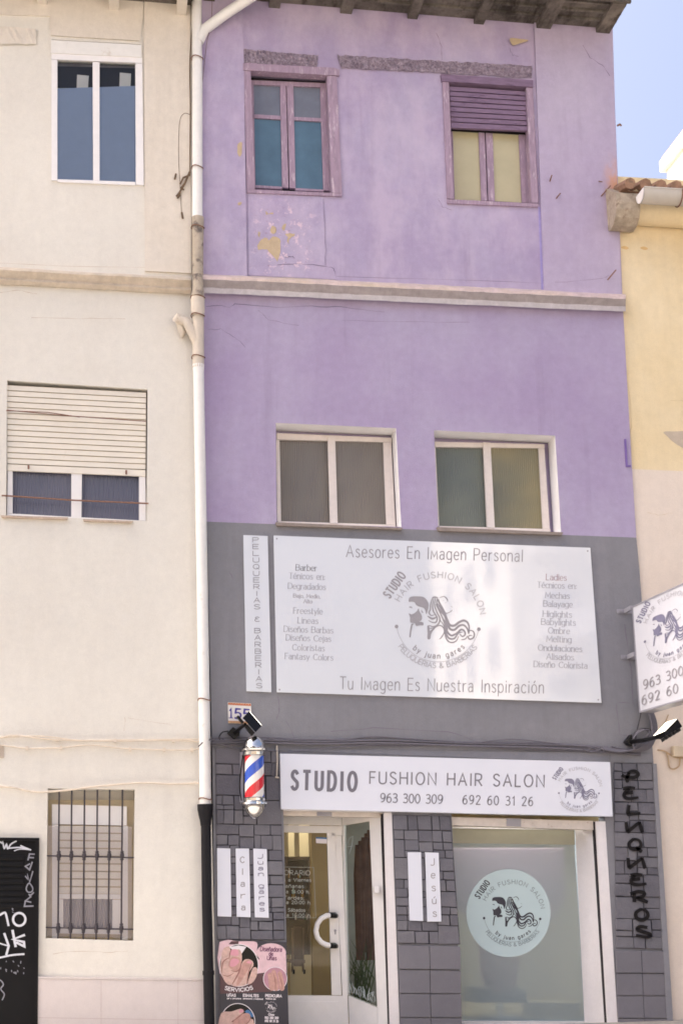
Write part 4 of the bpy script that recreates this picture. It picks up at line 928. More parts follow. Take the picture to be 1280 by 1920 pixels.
# dead roots and loose wires by the top pipe
b = MB()
for pts in ([(356, 322), (346, 345), (336, 362), (331, 368)], [(347, 343), (340, 352), (345, 356)], [(352, 330), (344, 333), (338, 345)], [(338, 360), (333, 372), (337, 366)], [(330, 326), (328, 336)], [(341, 398), (343, 410)]):
    b.tube([U(x, y, .03 + .03 * rnd.random()) for x, y in pts], .014, 6)
b.tube([U(x, y, .02) for x, y in cat([(357, 215), (345, 213), (337, 230), (335, 290), (338, 350), (341, 405)])], .004, 5)
b.tube([U(x, y, .03) for x, y in cat([(372, 0), (362, 40), (356, 120), (357, 200), (356, 330)])], .007, 5)
b.tube([U(x, y, .1) for x, y in cat([(398, 0), (396, 40), (388, 80), (380, 150), (372, 230), (366, 310)])], .004, 5)
solo('dead_creeper', b, paint('dry_stem', rgb(112, 92, 72), .9, .2), 'dry brown roots and loose wire left of the top drainpipe', 'dead plant')

# black graffitied metal door of the neighbour
BD = thing('metal_door', 'black metal door with white and grey graffiti at left edge', 'door', U(0, 1932, 0))
b = MB(); b.prism([(-150, 1570), (73, 1572), (70, 1934), (-150, 1934)], -.002, -.1)
part('door_panel', b, BLACKP, BD)
b = MB(); b.prism([(66, 1577), (74, 1577), (71, 1934), (64, 1934)], .045, -.09); b.prism([(-150, 1569), (74, 1571), (74, 1576.5), (-150, 1574.5)], .045, -.09); part('door_frame', b, BLACKP, BD)
b = MB()
for q in range(9): b.prism([(-150, 1603 + q * 11.2), (46, 1604.5 + q * 11.2), (46, 1613 + q * 11.2), (-150, 1611.5 + q * 11.2)], .016, -.003)
part('louvre', b, BLACKP, BD, bevel=.01)
b1, b2 = MB(), MB()
GM = lambda pts: [(x / 5.19, 1550 + y / 5.19) for x, y in pts]
GD = .0175
for pts, wd in (([(-60, 190), (0, 150), (20, 160), (30, 150), (45, 212), (66, 170), (78, 215), (110, 170), (162, 140)], 14), ([(88, 210), (200, 203), (302, 226)], 13), ([(204, 185), (250, 205), (302, 226)], 13), ([(300, 226), (200, 218), (142, 235)], 9), ([(-60, 880), (0, 860), (40, 838), (60, 850), (86, 962)], 20), ([(-60, 1110), (0, 1135), (82, 1160)], 13), ([(125, 1010), (155, 1166)], 24), ([(-80, 1290), (0, 1275), (120, 1250), (236, 1240)], 18)): ribbon(b1, [q for q in cat(GM(pts))], wd / 5.19, U, GD)
for pts, wd in (([(45, 1040), (88, 1160), (65, 1245)], 22), ([(240, 1055), (130, 1096), (235, 1122), (240, 1166), (165, 1128)], 24)): ribbon(b1, GM(pts), wd / 5.19, U, GD)
ribbon(b1, [*circle((190 / 5.19, 1550 + 902 / 5.19), 60 / 5.19, 62 / 5.19, 30)] + [circle((190 / 5.19, 1550 + 902 / 5.19), 60 / 5.19, 62 / 5.19, 30)[0]], 22 / 5.19, U, GD)
for pts in ([(275, 325), (290, 266), (346, 268)], [(280, 300), (330, 302)], [(316, 345), (290, 420), (250, 386), (292, 362)], [(250, 482), (272, 510), (270, 462), (292, 540), (322, 435)], [(330, 640), (306, 665), (286, 660), (302, 682), (250, 722), (304, 735)], [(250, 722), (240, 775), (326, 772)]): ribbon(b2, GM(pts), 14 / 5.19, U, GD)
ribbon(b2, cat(GM([(285, 550), (258, 600), (275, 636), (312, 632), (320, 595)]), True), 12 / 5.19, U, GD)
ribbon(b2, cat(GM([(-20, 1480), (20, 1505), (35, 1540), (10, 1580), (45, 1630), (25, 1686)])), 12 / 5.19, U, GD)
for q in range(14): x = rnd.uniform(10, 240); y = rnd.uniform(1290, 1430); ribbon(b2, GM([(x, y), (x + rnd.uniform(-6, 10), y + rnd.uniform(8, 24))]), 1.6, U, GD)
for q in range(5): x = rnd.uniform(90, 150); y = rnd.uniform(780, 840); ribbon(b2, GM([(x, y), (x + 10, y + 8)]), 1.3, U, GD)
part('white_graffiti', b1, CHALK, BD); part('grey_graffiti', b2, CHALKG, BD)

# ------------------------------------------------------------------ the yellow house on the right
YH = thing('terraced_house', 'lower yellow and ivory house on the right with grey gutter', 'house', (9, .02, 0))
YD = -.025
b = MB(); q = loop([(1142, 330), (1700, 360), (1740, 902), (1172, 879), (1164, 740), (1154, 560)], YD); b.fill([q]); b.side(q, -4.5); part('upper_wall', b, YELLOW, YH)
b = MB(); q = loop([(1172, 879), (1740, 902), (1800, 1940), (1252, 1934), (1232, 1680), (1214, 1430), (1200, 1230), (1187, 1060), (1181, 1000)], YD); b.fill([q]); b.side(q, -4.5); part('lower_wall', b, CREAM2, YH)
b = MB(); b.sheet(cat([(1243, 810), (1262, 809), (1300, 812), (1310, 850), (1276, 838), (1258, 826), (1250, 818)], True, 3), -.022)
part('bare_patch', b, PATCHGREY, YH)
b = MB()
for x, y in ((1170, 464), (1206, 465)): b.sheet(cat([(x - 7, y), (x, y - 3), (x + 8, y + 1), (x + 2, y + 4)], True, 3), -.023)
part('damp_mark', b, paint('ochre_damp', rgb(222, 188, 134), .9, .1, 20), YH)
CRACK[:] = [paint('straw_crack', rgb(196, 172, 132), .9), YH]
crack([(1172, 700), (1182, 760), (1183, 800), (1178, 830)], .8, -.022, .8); crack([(1256, 750), (1280, 752)], .7, -.022); crack([(1214, 960), (1232, 966), (1260, 962)], .6, -.022)
b = MB(); b.prism([(1170, 823), (1173, 823), (1176, 872), (1182, 872), (1182, 875), (1173, 875)], .02, 0); part('wall_bracket', b, paint('violet_iron', rgb(120, 96, 160), .7), YH)
# cove eave with mortared end, tiles, gutter
b = MB(); prof = [(YD, 436), (.10, 434), (.24, 424), (.36, 408), (.42, 393), (.44, 378), (.44, 362), (YD, 355)]
x0w = U(1152, 432, .1).x; x1w = x0w + 6; ring = []
zr = [U(1170, y, dd) for dd, y in prof]
b.loft([[Vector((x0w - .08, p.y, p.z)) for p in zr], [Vector((x0w + .28, p.y, p.z)) for p in zr]]); part('eave_end', b, MORTAR, YH)
b = MB(); zr2 = [U(1170, y - 14, dd) for dd, y in prof]
b.loft([[Vector((x0w + .281, p.y * .8, p.z)) for p in zr2], [Vector((x1w, p.y * .8, p.z)) for p in zr2]]); part('cove_eave', b, YELLOW, YH, smooth=True)
b = MB(); za = U(1200, 352, .5).z
for i in range(26):
    x = x0w + .12 + i * .235
    pts = [(x, -.52, za + .05), (x, 1.9, za + .75)]
    b.tube(pts, .085 + rnd.uniform(-.006, .006), 8)
b.loft([[(x0w, -.44, za - .03), (x1w, -.44, za - .03), (x1w, 4.4, za - .03), (x0w, 4.4, za - .03)], [(x0w, 1.9, za + .7), (x1w, 1.9, za + .7), (x1w, 2.0, za + .7), (x0w, 2.0, za + .7)]])
part('roof', b, TILER, YH)
gc = U(1194, 366, .62); gr = .155
b = MB(); ra = lambda x, rr, dz: [Vector((x, gc.y + rr * math.cos(a), gc.z + dz + rr * math.sin(a))) for a in [R(175 + 190 * k / 14) for k in range(15)]]
xs_ = [gc.x + .05 + i * 1.0 for i in range(7)]
b.loft([ra(x, gr, .04) for x in xs_], False)
b.loft([ra(x, gr - .006, .04) for x in xs_], False)
for x in xs_: pass
gy = ra(0, gr, .04)[-1]
for end in (0, -1):
    pz = ra(0, gr, .04)[end]; b.tube([(xs_[0], pz.y, pz.z), (xs_[-1], pz.y, pz.z)], .014, 6)
GT = part('gutter', b, paint('grey_gutter', rgb(190, 184, 176), .5, .05, 5), YH, smooth=True)
b = MB(); b.poly(ra(xs_[0], gr, .04)); b.poly([p + Vector((-.012, 0, 0)) for p in ra(xs_[0], gr, .04)]); part('end_cap', b, WHITEA, GT)
b = MB(); ar = ra(gc.x + .62, gr + .012, .04); b.tube(ar, .010, 6); part('gutter_strap', b, RUST, GT)

# sunlit white block far behind the yellow roof
A = U(1238, 300, -9)
WB = thing('rooftop_block', 'bright sunlit white rooftop block behind the yellow house', 'building', (A.x + 3, 9, 0))
b = MB(); b.box((A.x + .12, 5.2, 0), (A.x + 6, 9, A.z - .25)); part('wall', b, paint('white_render', rgb(238, 234, 226), .8, .03), WB)
b = MB(); b.box((A.x, 5.0, A.z - .249), (A.x + 6.2, 9.1, A.z)); part('roof_slab', b, paint('cream_slab', rgb(236, 222, 204), .8, .04), WB)
b = MB(); b.box((A.x + .05, 5.05, A.z + .001), (A.x + 6.1, 9.05, A.z + .1)); part('parapet_tile', b, TILER, WB)

# ------------------------------------------------------------------ drainpipe
DP = thing('drainpipe', 'long patched drainpipe between cream and lavender houses', 'drainpipe', U(385, 1932, .1))
def pv(pts, d=.1): return [U(x, y, d) for x, y in pts]
b = MB(); b.tube(pv([(369, -40), (369, 40), (369.5, 110)]), .072, 16); b.tube(pv([(370, 104), (370, 250), (370, 414)]), .075, 16)
part('upper_pipe', b, WHITEP, DP, smooth=True)
b = MB(); b.tube([U(490, -18, .5), U(450, 8, .3), U(420, 28, .2), U(384, 55, .1), U(372, 78, .1)], .078, 14); part('inlet_pipe', b, WHITEP, DP, smooth=True)
b = MB(); b.tube(pv([(371, 408), (371, 425), (371, 470), (371, 518)], .11), [.085, .082, .076, .076], 14); b.tube(pv([(371, 516), (371.5, 540), (371, 556)], .2), [.066, .074, .086], 14)
part('old_pipe', b, CLAY, DP, smooth=True)
b = MB(); b.tube(pv([(371, 552), (371, 560), (371, 580), (371.5, 592)], .17), [.088, .094, .094, .084], 14); b.tube([U(371.5, 588, .15), U(372, 640, .12), U(372, 690, .11)], .078, 14)
b.tube([U(370, 642, .12), U(358, 618, .13), U(350, 604, .13), U(340, 598, .12)], [.07, .07, .066, .058], 12); b.tube([U(346, 603, .12), U(333, 597, .12), U(328, 604, .1)], [.066, .074, .05], 10)
b.tube([U(337, 606, .08), U(343, 624, .06), U(340, 634, .04)], [.05, .05, .02], 8)
part('junction_pipe', b, BEIGEPIPE, DP, smooth=True)
b = MB(); b.tube(pv([(372, 684), (372.5, 700), (376, 900), (381, 1200), (384, 1390), (385, 1512)], .11), [.08, .073, .073, .073, .073, .073], 16)
part('lower_pipe', b, WHITEP, DP, smooth=True)
b = MB()
for x, y, rr in ((370, 110, .084), (370, 315, .08), (371, 427, .09), (371, 558, .097), (371, 592, .092), (372, 670, .09), (383, 1312, .079), (385, 1498, .079)):
    b = MB(); c = U(x, y, .115 if y not in (558, 592) else .17); b.tube([c + Vector((math.cos(a) * rr, math.sin(a) * rr, 0.012 * math.sin(a * 2))) for a in [2 * math.pi * k / 16 for k in range(17)]], .0075, 6); part('strap', b, RUST, DP)
b = MB(); b.tube(pv([(385, 1508), (385, 1518), (385, 1528), (385.5, 1538), (386, 1548)], .11), [.099, .099, .085, .072, .066], 16); b.tube(pv([(386, 1540), (388, 1700), (391, 1822)], .11), .062, 16); b.tube(pv([(391, 1820), (391, 1828)], .11), .072, 16); b.tube(pv([(391, 1826), (393, 1934)], .11), .064, 16)
part('cast_pipe', b, CAST, DP, smooth=True)

# ------------------------------------------------------------------ signs
def plate(name, quad, lbl, cat_, m=SIGNW, d=.03, d0=.0, group=None, bev=.003):
    t = thing(name, lbl, cat_, U((quad[2][0] + quad[3][0]) / 2, (quad[2][1] + quad[3][1]) / 2, 0), group)
    b = MB(); b.prism(quad, d, d0); part('panel', b, m, t, bevel=bev); return t
S1 = plate('wall_sign', [(513, 1004), (1106, 1027), (1127, 1318), (519, 1298)], 'large white salon board with round emblem and two lists', 'sign', d=.035)
d = .038
e, g, hw = MB(), MB(), MB()
logo(e, g, [(700 + x / 5.818, 1060 + y / 5.818) for x, y in DOTS], U, d)
part('emblem', e, INK, S1); part('emblem_lettering', g, INKL, S1)
b = MB(); text(b, 'Asesores En Iµagen Personal', (649, 1044), (979, 1053), 22, 1.7, d, gap=.26); text(b, 'Tu Iµagen Es Nuestra Inspiración', (637, 1292), (1018, 1300), 23, 1.7, d, gap=.26)
part('slogan', b, paint('slogan_ink', rgb(148, 146, 152), .4), S1)
b = MB(); b2 = MB()
def lst(rows, mbs, h=11):
    for s, xc, y, wd, hh, mbx in rows: text(mbx, s, (xc - wd / 2, y - wd * .017), (xc + wd / 2, y + wd * .017), hh * .92, 1.35, d, serif=True, gap=.16)
bd = MB(); br = MB(); bR = MB()
lst([('Barber', 574, 1070, 39, 12, bd), ('Ténicos en:', 575, 1086, 67, 12, b), ('Degradados', 575, 1105, 70, 12, b), ('Bajo, Medio,', 575, 1121, 50, 7.5, b2), ('Alto', 577, 1131, 16, 7.5, b2), ('Freestyle', 577, 1151, 54, 12, b), ('Lineas', 577, 1169, 38, 12, b), ('Diseños Barbas', 578, 1186, 92, 12, b), ('Diseños Cejas', 578, 1202, 84, 12, b), ('Coloristas', 578, 1220, 60, 12, b), ('Fantasy Colors', 579, 1237, 90, 12, b),
     ('Ladies', 1042, 1088, 38, 12, br), ('Técnicos en:', 1043, 1103, 73, 12, bR), ('Mechas', 1044, 1122, 45, 12, bR), ('Balayage', 1045, 1138, 54, 12, bR), ('Higlights', 1044, 1157, 54, 12, bR), ('Babylights', 1046, 1172, 64, 12, bR), ('Ombre', 1047, 1188, 40, 12, bR), ('Melting', 1047, 1204, 46, 12, bR), ('Ondulaciones', 1049, 1221, 82, 12, bR), ('Alisados', 1049, 1237, 51, 12, bR), ('Diseño Colorista', 1050, 1252, 100, 12, bR)], None)
part('list_lettering', bR, paint('list_ink', rgb(172, 172, 180), .4), S1); part('list_lettering', b, paint('list_ink', rgb(172, 172, 180), .4), S1); part('small_list_lettering', b2, INKL, S1); part('list_heading', bd, paint('heading_ink', rgb(140, 142, 148), .4), S1); part('list_heading', br, INKR, S1)
b = MB()
for x, y in ((519, 1010), (1101, 1033), (1121, 1312), (524, 1293)): b = MB(); b.prism(circle((x, y), 1.6, 1.6, 10), .04, .03); part('screw', b, STEELG, S1)

S2 = plate('vertical_sign', [(456, 1003), (502, 1005), (509, 1298), (462, 1296)], 'narrow white board with stacked vertical lettering beside the large sign', 'sign', d=.03)
b = MB()
def stack(s, p0, p1, hh, ww, lw, d, gl='PEL', M=U):
    n = len(s)
    for i, c in enumerate(s):
        if c == ' ': continue
        t_ = (i + .5) / n; x, y = lerp(p0[0], p1[0], t_), lerp(p0[1], p1[1], t_)
        w_ = ww * (.16 if c in 'Iil' else 1)
        text(b, c, (x - w_ / 2, y + hh / 2), (x + w_ / 2, y + hh / 2), hh, lw, d, M)
stack('PELUQUERIAS', (479, 1006), (482, 1144), 8.5, 11, 1.2, .033); stack('ε', (482, 1150), (482, 1172), 10, 9, 1.2, .033); stack('BARBERIAS', (482.5, 1176), (486, 1292), 8.8, 11, 1.2, .033)
part('lettering', b, paint('thin_sign_ink', rgb(140, 138, 146), .4), S2)

S3 = plate('shop_sign', [(525, 1413), (1143, 1429), (1148, 1531), (527, 1517)], 'long white salon fascia sign over the door and shop window', 'sign', m=SIGNW2, d=.10, d0=.0)
d = .1035
b = MB(); text(b, 'STUDIO', (547, 1479.5), (667, 1482.5), 34, 6.2, d, gap=.62); part('bold_lettering', b, paint('bold_sign_ink', rgb(108, 106, 118), .4), S3)
b = MB(); text(b, 'FUSHION HAIR SALON', (693, 1469), (1019, 1475.5), 22, 2.7, d, gap=.36); text(b, '963 300 309', (713, 1504), (829, 1507), 16.5, 2.1, d, gap=.2); text(b, '692 60 31 26', (867, 1507.5), (998, 1511), 16.5, 2.1, d, gap=.3); part('lettering', b, paint('sign_ink', rgb(128, 126, 136), .4), S3)
e, g = MB(), MB(); logo(e, g, [(1047, 1487), (1122, 1487.5), (1086, 1517)], U, d); part('emblem', e, INKV, S3); part('emblem_lettering', g, INKL, S3)

# projecting double sided sign, square to the facade
PA = U(1184, 1137, .25); PX = PA.x; al = R(86)
PD = Vector((math.cos(al), -math.sin(al), 0)); PN = Vector((-math.sin(al), -math.cos(al), 0))   # along the sign, and its visible face
def UP(px, py, d=0):
    v = ray(px, py); q = PA + PN * d; t = (q - EYE).dot(PN) / v.dot(PN); return EYE + v * t
S4 = thing('projecting_sign', 'double sided square salon sign projecting from the wall with phone numbers', 'sign', UP(1197, 1337))
zt_, zb_ = PA.z, UP(1197, 1337).z
Lw = 1.75
def pbox(mb, u0, u1, z0, z1, n0, n1):
    f = lambda u, z, n: Vector((PA.x, PA.y, 0)) + PD * u + PN * n + Vector((0, 0, z))
    mb.loft([[f(u0, z0, n0), f(u1, z0, n0), f(u1, z1, n0), f(u0, z1, n0)], [f(u0, z0, n1), f(u1, z0, n1), f(u1, z1, n1), f(u0, z1, n1)]])
b = MB(); pbox(b, 0.02, Lw, zb_ + .02, zt_ - .02, -.17, -.004); part('light_box', b, paint('light_box_face', rgb(206, 207, 214), .35, .03, 2), S4)
b = MB()
for n0, n1 in ((-.004, .004), (-.19, -.172)):
    pbox(b, 0, .022, zb_, zt_, n0, n1); pbox(b, Lw - .02, Lw + .002, zb_, zt_, n0, n1); pbox(b, .023, Lw - .021, zb_, zb_ + .022, n0, n1); pbox(b, .023, Lw - .021, zt_ - .022, zt_, n0, n1)
pbox(b, 0, .019, zb_, zt_, -.171, -.005); pbox(b, .02, Lw, zb_ - .0, zb_ + .019, -.171, -.005); pbox(b, .02, Lw, zt_ - .019, zt_, -.171, -.005)
part('frame', b, STEELG, S4)
b = MB()
for y, xl_ in ((1146, 1155), (1232, 1163)):
    b = MB(); w0 = U(xl_, y, 0); b.box((w0.x, -.012, w0.z - .03), (w0.x + .22, 0, w0.z + .03)); b.box((PX - .03, PA.y - .01, w0.z - .03), (PX + .0, -.012, w0.z + .03))
    b.tube([(w0.x + .05, -.012, w0.z + .0), (w0.x + .05, -.03, w0.z)], .014, 8); part('bracket', b, STEELG, S4)
e, g = MB(), MB(); logo(e, g, [(1208, 1203), (1307, 1170), (1260, 1231)], UP, .001); part('emblem', e, INKV, S4); part('emblem_lettering', g, INKL, S4)
b = MB(); text(b, '963 300 309', (1206, 1293), (1322, 1249), 17, 2.2, .001, UP, gap=.24, up=(-.06, -1)); text(b, '692 60 31 26', (1203, 1322), (1334, 1276), 17, 2.2, .001, UP, gap=.28, up=(-.06, -1)); part('lettering', b, INK, S4)

# name plates
def nameplate(q, lbl, s=None, p0=None, p1=None, hh=9, ww=8, lw=1.4, im=INK):
    global b
    t = plate('name_plate', q, lbl, 'sign', m=SIGNW2, d=.055, d0=.02, group='white name plates on the pillars', bev=.002)
    if s:
        b = MB(); stack(s, p0, p1, hh, ww, lw, .058); part('lettering', b, im, t)
nameplate([(407, 1590), (432, 1591), (434, 1719), (408, 1718)], 'blank white plate nearest the drainpipe above the nail poster')
nameplate([(442, 1591), (467, 1591), (470, 1720), (444, 1719)], 'white plate reading Clara, middle of three above the poster', 'Clara', (454, 1601), (456.5, 1712), 11, 7.5, 1.7)
nameplate([(475, 1591), (500, 1592), (504, 1721), (478, 1720)], 'white plate reading Juan gares beside the salon door', 'Juan gares', (488, 1600), (491.5, 1710), 8, 9.5, 1.35, INKV)
nameplate([(764, 1598), (789, 1598), (793, 1727), (768, 1726)], 'blank white plate on middle pillar right of the door')
nameplate([(797, 1598), (822, 1599), (827, 1728), (801, 1728)], 'white plate reading Jesús on middle pillar', 'Jesús', (810, 1604), (815, 1724), 13, 7, 1.7)

# black lettering down the right pillar
LS = thing('letter_sign', 'black brush letters spelling peluqueros down the right stone pillar', 'lettering', U(1190, 1770, 0))
LZ = lambda pts: [(1020 + x / 3.492, 1370 + y / 3.492) for x, y in pts]
LET = [
 [('S', [(490, 288), (508, 300), (540, 308), (585, 308), (612, 285), (595, 260), (560, 258), (530, 278)]), ('S', [(545, 272), (528, 310), (533, 350)])],
 [('S', [(498, 375), (540, 368), (588, 370)]), ('S', [(545, 376), (515, 405), (507, 432), (535, 455), (612, 446)]), ('S', [(516, 414), (572, 404)])],
 [('L', [(540, 480), (530, 556), (624, 548)])],
 [('L', [(518, 590), (528, 672), (618, 592)]), ('L', [(616, 590), (640, 676)])],
 [('S', [(572, 700), (540, 735), (550, 774), (595, 784), (628, 752), (612, 712), (572, 700)]), ('L', [(590, 768), (634, 804)])],
 [('L', [(530, 825), (538, 908), (636, 826)]), ('L', [(634, 824), (657, 912)])],
 [('S', [(545, 940), (590, 934), (636, 938)]), ('S', [(580, 942), (556, 975), (556, 1004), (600, 1018), (664, 1008)]), ('S', [(560, 978), (618, 968)])],
 [('S', [(545, 1064), (600, 1046), (648, 1056), (636, 1084), (584, 1096)]), ('S', [(574, 1058), (576, 1130)]), ('L', [(594, 1096), (674, 1132)])],
 [('S', [(620, 1160), (585, 1190), (590, 1232), (635, 1248), (673, 1215), (658, 1172), (618, 1160)])],
 [('S', [(668, 1282), (615, 1274), (592, 1296), (640, 1318), (690, 1338), (668, 1360), (582, 1344)])]]
def _shrink(L):
    xs = [p[0] for _, st in L for p in st]; ys = [p[1] for _, st in L for p in st]
    cx, cy_ = (min(xs) + max(xs)) / 2, (min(ys) + max(ys)) / 2
    return [(k_, [(cx + (x - cx) * .88, cy_ + (y - cy_) * .80) for x, y in st]) for k_, st in L]
LET = [_shrink(L) for L in LET]
for L in LET:
    b = MB()
    for kd, st in L:
        pts = cat(LZ(st), False, 5) if kd == 'S' else LZ(st); n = len(pts); wd = 20 / 3.492
        if kd == 'L': pts = [tuple(lerp(pts[a_][q_], pts[a_ + 1][q_], t_) for q_ in (0, 1)) for a_ in range(n - 1) for t_ in (0, .33, .66, .93)] + [pts[-1]]; n = len(pts)
        P3 = [U(x, y, .0) for x, y in pts]
        rings = []
        for kk, p in enumerate(P3):
            a = P3[max(kk - 1, 0)]; c = P3[min(kk + 1, n - 1)]; t_ = (c - a).normalized(); nn = Vector((t_.z, 0, -t_.x))
            hw_ = wd * .0069 / 2 * (.58 + .6 * abs(math.sin(2.2 * kk / n + .7)))
            rings.append([p + nn * hw_ + Vector((0, -.042, 0)), p - nn * hw_ + Vector((0, -.042, 0)), p - nn * hw_ + Vector((0, -.054, 0)), p + nn * hw_ + Vector((0, -.054, 0))])
        b.loft(rings)
    st0 = LZ(L[0][1]); c = U(st0[len(st0) // 2][0], st0[len(st0) // 2][1], 0)
    part('letter', b, paint('black_letter', rgb(16, 12, 16), .5, .1, spec=.2), LS)
# stand-off pins
b = MB()
for L in LET:
    for x, y in LZ([L[0][1][0], L[0][1][-1]]): p = U(x, y, 0); b.tube([(p.x, -.02, p.z), (p.x, -.052, p.z)], .006, 6)
part('pin', b, STEELG, LS)

# house number tile
HN = plate('number_tile', [(427, 1316.5), (471, 1319), (471.5, 1358), (428, 1356)], 'glazed tile house number 155 behind the left floodlight', 'sign', m=TILEW, d=.02, d0=0)
b = MB(); b.sheet([(427.5, 1317), (470.5, 1319.4), (470.6, 1324), (427.7, 1321.6)], .0215); b.sheet([(428, 1351), (471, 1353), (471.2, 1357.6), (428.2, 1355.6)], .0215); part('border', b, TILEO, HN)
b = MB()
for k_ in range(9): x = 430 + k_ * 4.8; ribbon(b, [(x - 2, 1321 + k_ * .27), (x, 1318.6 + k_ * .27), (x + 2, 1321 + k_ * .27)], .8, U, .0225)
part('border_pattern', b, RED, HN)
b = MB(); text(b, '1', (430, 1346), (434.5, 1346), 17, 3.2, .022, serif=True); text(b, '5', (440, 1347), (451, 1347.5), 18, 3.6, .022, contrast=.7); text(b, '5', (456, 1348), (467, 1348.5), 18, 3.6, .022, contrast=.7); ribbon(b, [(429, 1346), (436.5, 1346.3)], 1.4, U, .0225); part('numeral', b, BLUEI, HN)

# nail services poster
PZ = lambda pts: [(390 + x / 7.53, 1740 + y / 7.53) for x, y in pts]
PO = plate('poster', [(411, 1764), (537, 1766.5), (541.5, 1932), (413, 1932)], 'dark nail salon poster with pink hand pictures left of the door', 'poster', m=SLATE, d=.06, d0=.03, bev=0)
def ink(name, m, *shapes, d=.061):
    for s_, dd in shapes: bb = MB(); bb.fill([[U(x, y, dd) for x, y in PZ(s_)]]); part(name, bb, m, PO)
ink('pink_backdrop', PINK, (cat([(165, 195), (430, 190), (650, 190), (700, 240), (690, 420), (860, 560), (840, 620), (720, 640), (400, 700), (165, 640)], True, 2), .0607), ([(720, 400), (1100, 380), (1108, 640), (740, 600)], .0605))
ink('brown_strip', MAROON, ([(168, 640), (820, 640), (900, 900), (170, 930)], .0603), ([(330, 186), (432, 186), (430, 235), (290, 230)], .0611))
ink('ring', WHITEPR, (circle((437, 528), 278, 302), .0614), (circle((948, 718), 170, 170), .0614), (circle((420, 1330), 248, 270), .0614))
ink('picture_ground', BLACK, (circle((437, 528), 268, 292), .0618), (circle((420, 1330), 238, 260), .0618))
ink('picture_sky', WHITEPR, ([(300, 270), (430, 245), (540, 265), (470, 370), (360, 320)], .0621))
ink('hand_picture', SKIN2, (cat([(185, 640), (175, 560), (190, 400), (220, 290), (300, 260), (330, 330), (440, 300), (480, 400), (465, 560), (480, 620), (420, 700), (330, 800), (250, 770)], True, 3), .0622), (cat([(340, 805), (430, 640), (480, 490), (540, 440), (620, 460), (640, 530), (560, 660), (545, 790), (450, 820)], True, 3), .0624), (cat([(560, 790), (600, 650), (640, 560), (695, 570), (690, 660), (640, 760)], True, 3), .0623),
    (cat([(190, 1200), (330, 1180), (460, 1140), (505, 1180), (440, 1250), (330, 1330), (600, 1280), (650, 1340), (640, 1440), (180, 1440)], True, 3), .0622))
ink('hand_picture', SKIN, (cat([(300, 460), (340, 410), (430, 410), (470, 470), (455, 570), (400, 610), (300, 560)], True, 3), .0626), (cat([(470, 560), (500, 490), (560, 450), (610, 480), (560, 600), (500, 700), (440, 790), (400, 800)], True, 3), .0627), (cat([(400, 1260), (540, 1200), (600, 1240), (560, 1340), (430, 1420), (320, 1420)], True, 3), .0626))
ink('nail_picture', NAIL, (cat([(312, 540), (320, 460), (370, 430), (430, 450), (435, 490), (380, 540)], True, 3), .0629), (cat([(318, 380), (330, 310), (400, 300), (430, 330), (425, 390)], True, 3), .0629), (cat([(545, 490), (570, 465), (610, 475), (622, 505)], True, 3), .0629), (cat([(440, 1160), (490, 1150), (500, 1180), (450, 1200)], True, 3), .0629))
ink('ring_ground', SKIN3, (circle((948, 718), 162, 162), .0618))
ink('finger_picture', SKIN, *[(cat([(a, 870), (a - 20, 700), (a - 30, 640 - o), (a + 5, 610 - o), (a + 40, 660 - o), (a + 70, 860)], True, 3), .062 + i * .0002) for i, (a, o) in enumerate(((870, -20), (925, 20), (1010, 0)))])
bb = MB()
for pts, wd in (([(190, 640), (215, 480), (300, 420)], 16), ([(300, 440), (310, 360), (330, 300)], 14), ([(470, 480), (452, 570), (400, 615), (330, 600)], 16), ([(470, 520), (430, 640), (340, 800)], 22), ([(620, 490), (570, 640), (550, 790)], 16), ([(200, 660), (280, 680), (360, 640)], 12), ([(330, 1330), (440, 1250), (510, 1180)], 14), ([(430, 1420), (560, 1340), (610, 1260)], 14), ([(925, 640), (950, 760), (950, 870)], 14), ([(1000, 640), (1040, 780), (1050, 860)], 12)): ribbon(bb, PZ(cat(pts)), wd / 7.53, U, .0634, taper=lambda t: .3 + .7 * math.sin(math.pi * t))
part('picture_shade', bb, paint('brown_skin_print', rgb(150, 104, 98), .4, .1), PO)
ink('title_oval', PINK, (circle((892, 350), 208, 134), .0616))
ink('blue_corner', BLUEPR, (cat([(520, 1180), (575, 1155), (640, 1230), (620, 1260), (560, 1210)], True, 3), .0621))
bb = MB(); TX = lambda mb, s, x0, x1, y, h, lw, dd=.0632: text(mb, s, PZ([(x0, y)])[0], PZ([(x1, y + (x1 - x0) * .03)])[0], h / 7.53, lw / 7.53, dd)
TX(bb, 'Diseñadora', 740, 1040, 325, 62, 11); TX(bb, 'de', 862, 915, 388, 50, 11); TX(bb, 'Uñas', 835, 965, 450, 55, 11); part('title_lettering', bb, paint('plum_ink', rgb(112, 66, 96), .4), PO)
bb = MB()
arc_text(bb, 'SERVICIOS', PZ([(430, 268)])[0], 630 / 7.53, 108, 71, 50 / 7.53, 11 / 7.53, .0632, U, inward=True)
TX(bb, 'UÑAS', 270, 390, 965, 36, 9); TX(bb, 'ESMALTES', 497, 712, 968, 36, 9); TX(bb, 'PEDICURA', 812, 1038, 972, 36, 9); TX(bb, 'gel y porcelana', 270, 468, 1000, 18, 5); TX(bb, 'permanente y tradicional', 497, 775, 1004, 18, 5); TX(bb, 'Pedicura spa', 815, 955, 1006, 18, 5)
TX(bb, 'Citas:', 853, 935, 1235, 28, 8); TX(bb, '963 300 309', 803, 992, 1280, 30, 9); TX(bb, '692 60 31 26', 803, 992, 1325, 30, 9)
e, g = MB(), MB(); logo(e, g, PZ([(822, 1130), (962, 1132), (892, 1186)]), U, .0632); part('emblem', e, WHITEPR, PO); part('emblem_lettering', g, WHITEPR, PO)
part('lettering', bb, WHITEPR, PO)

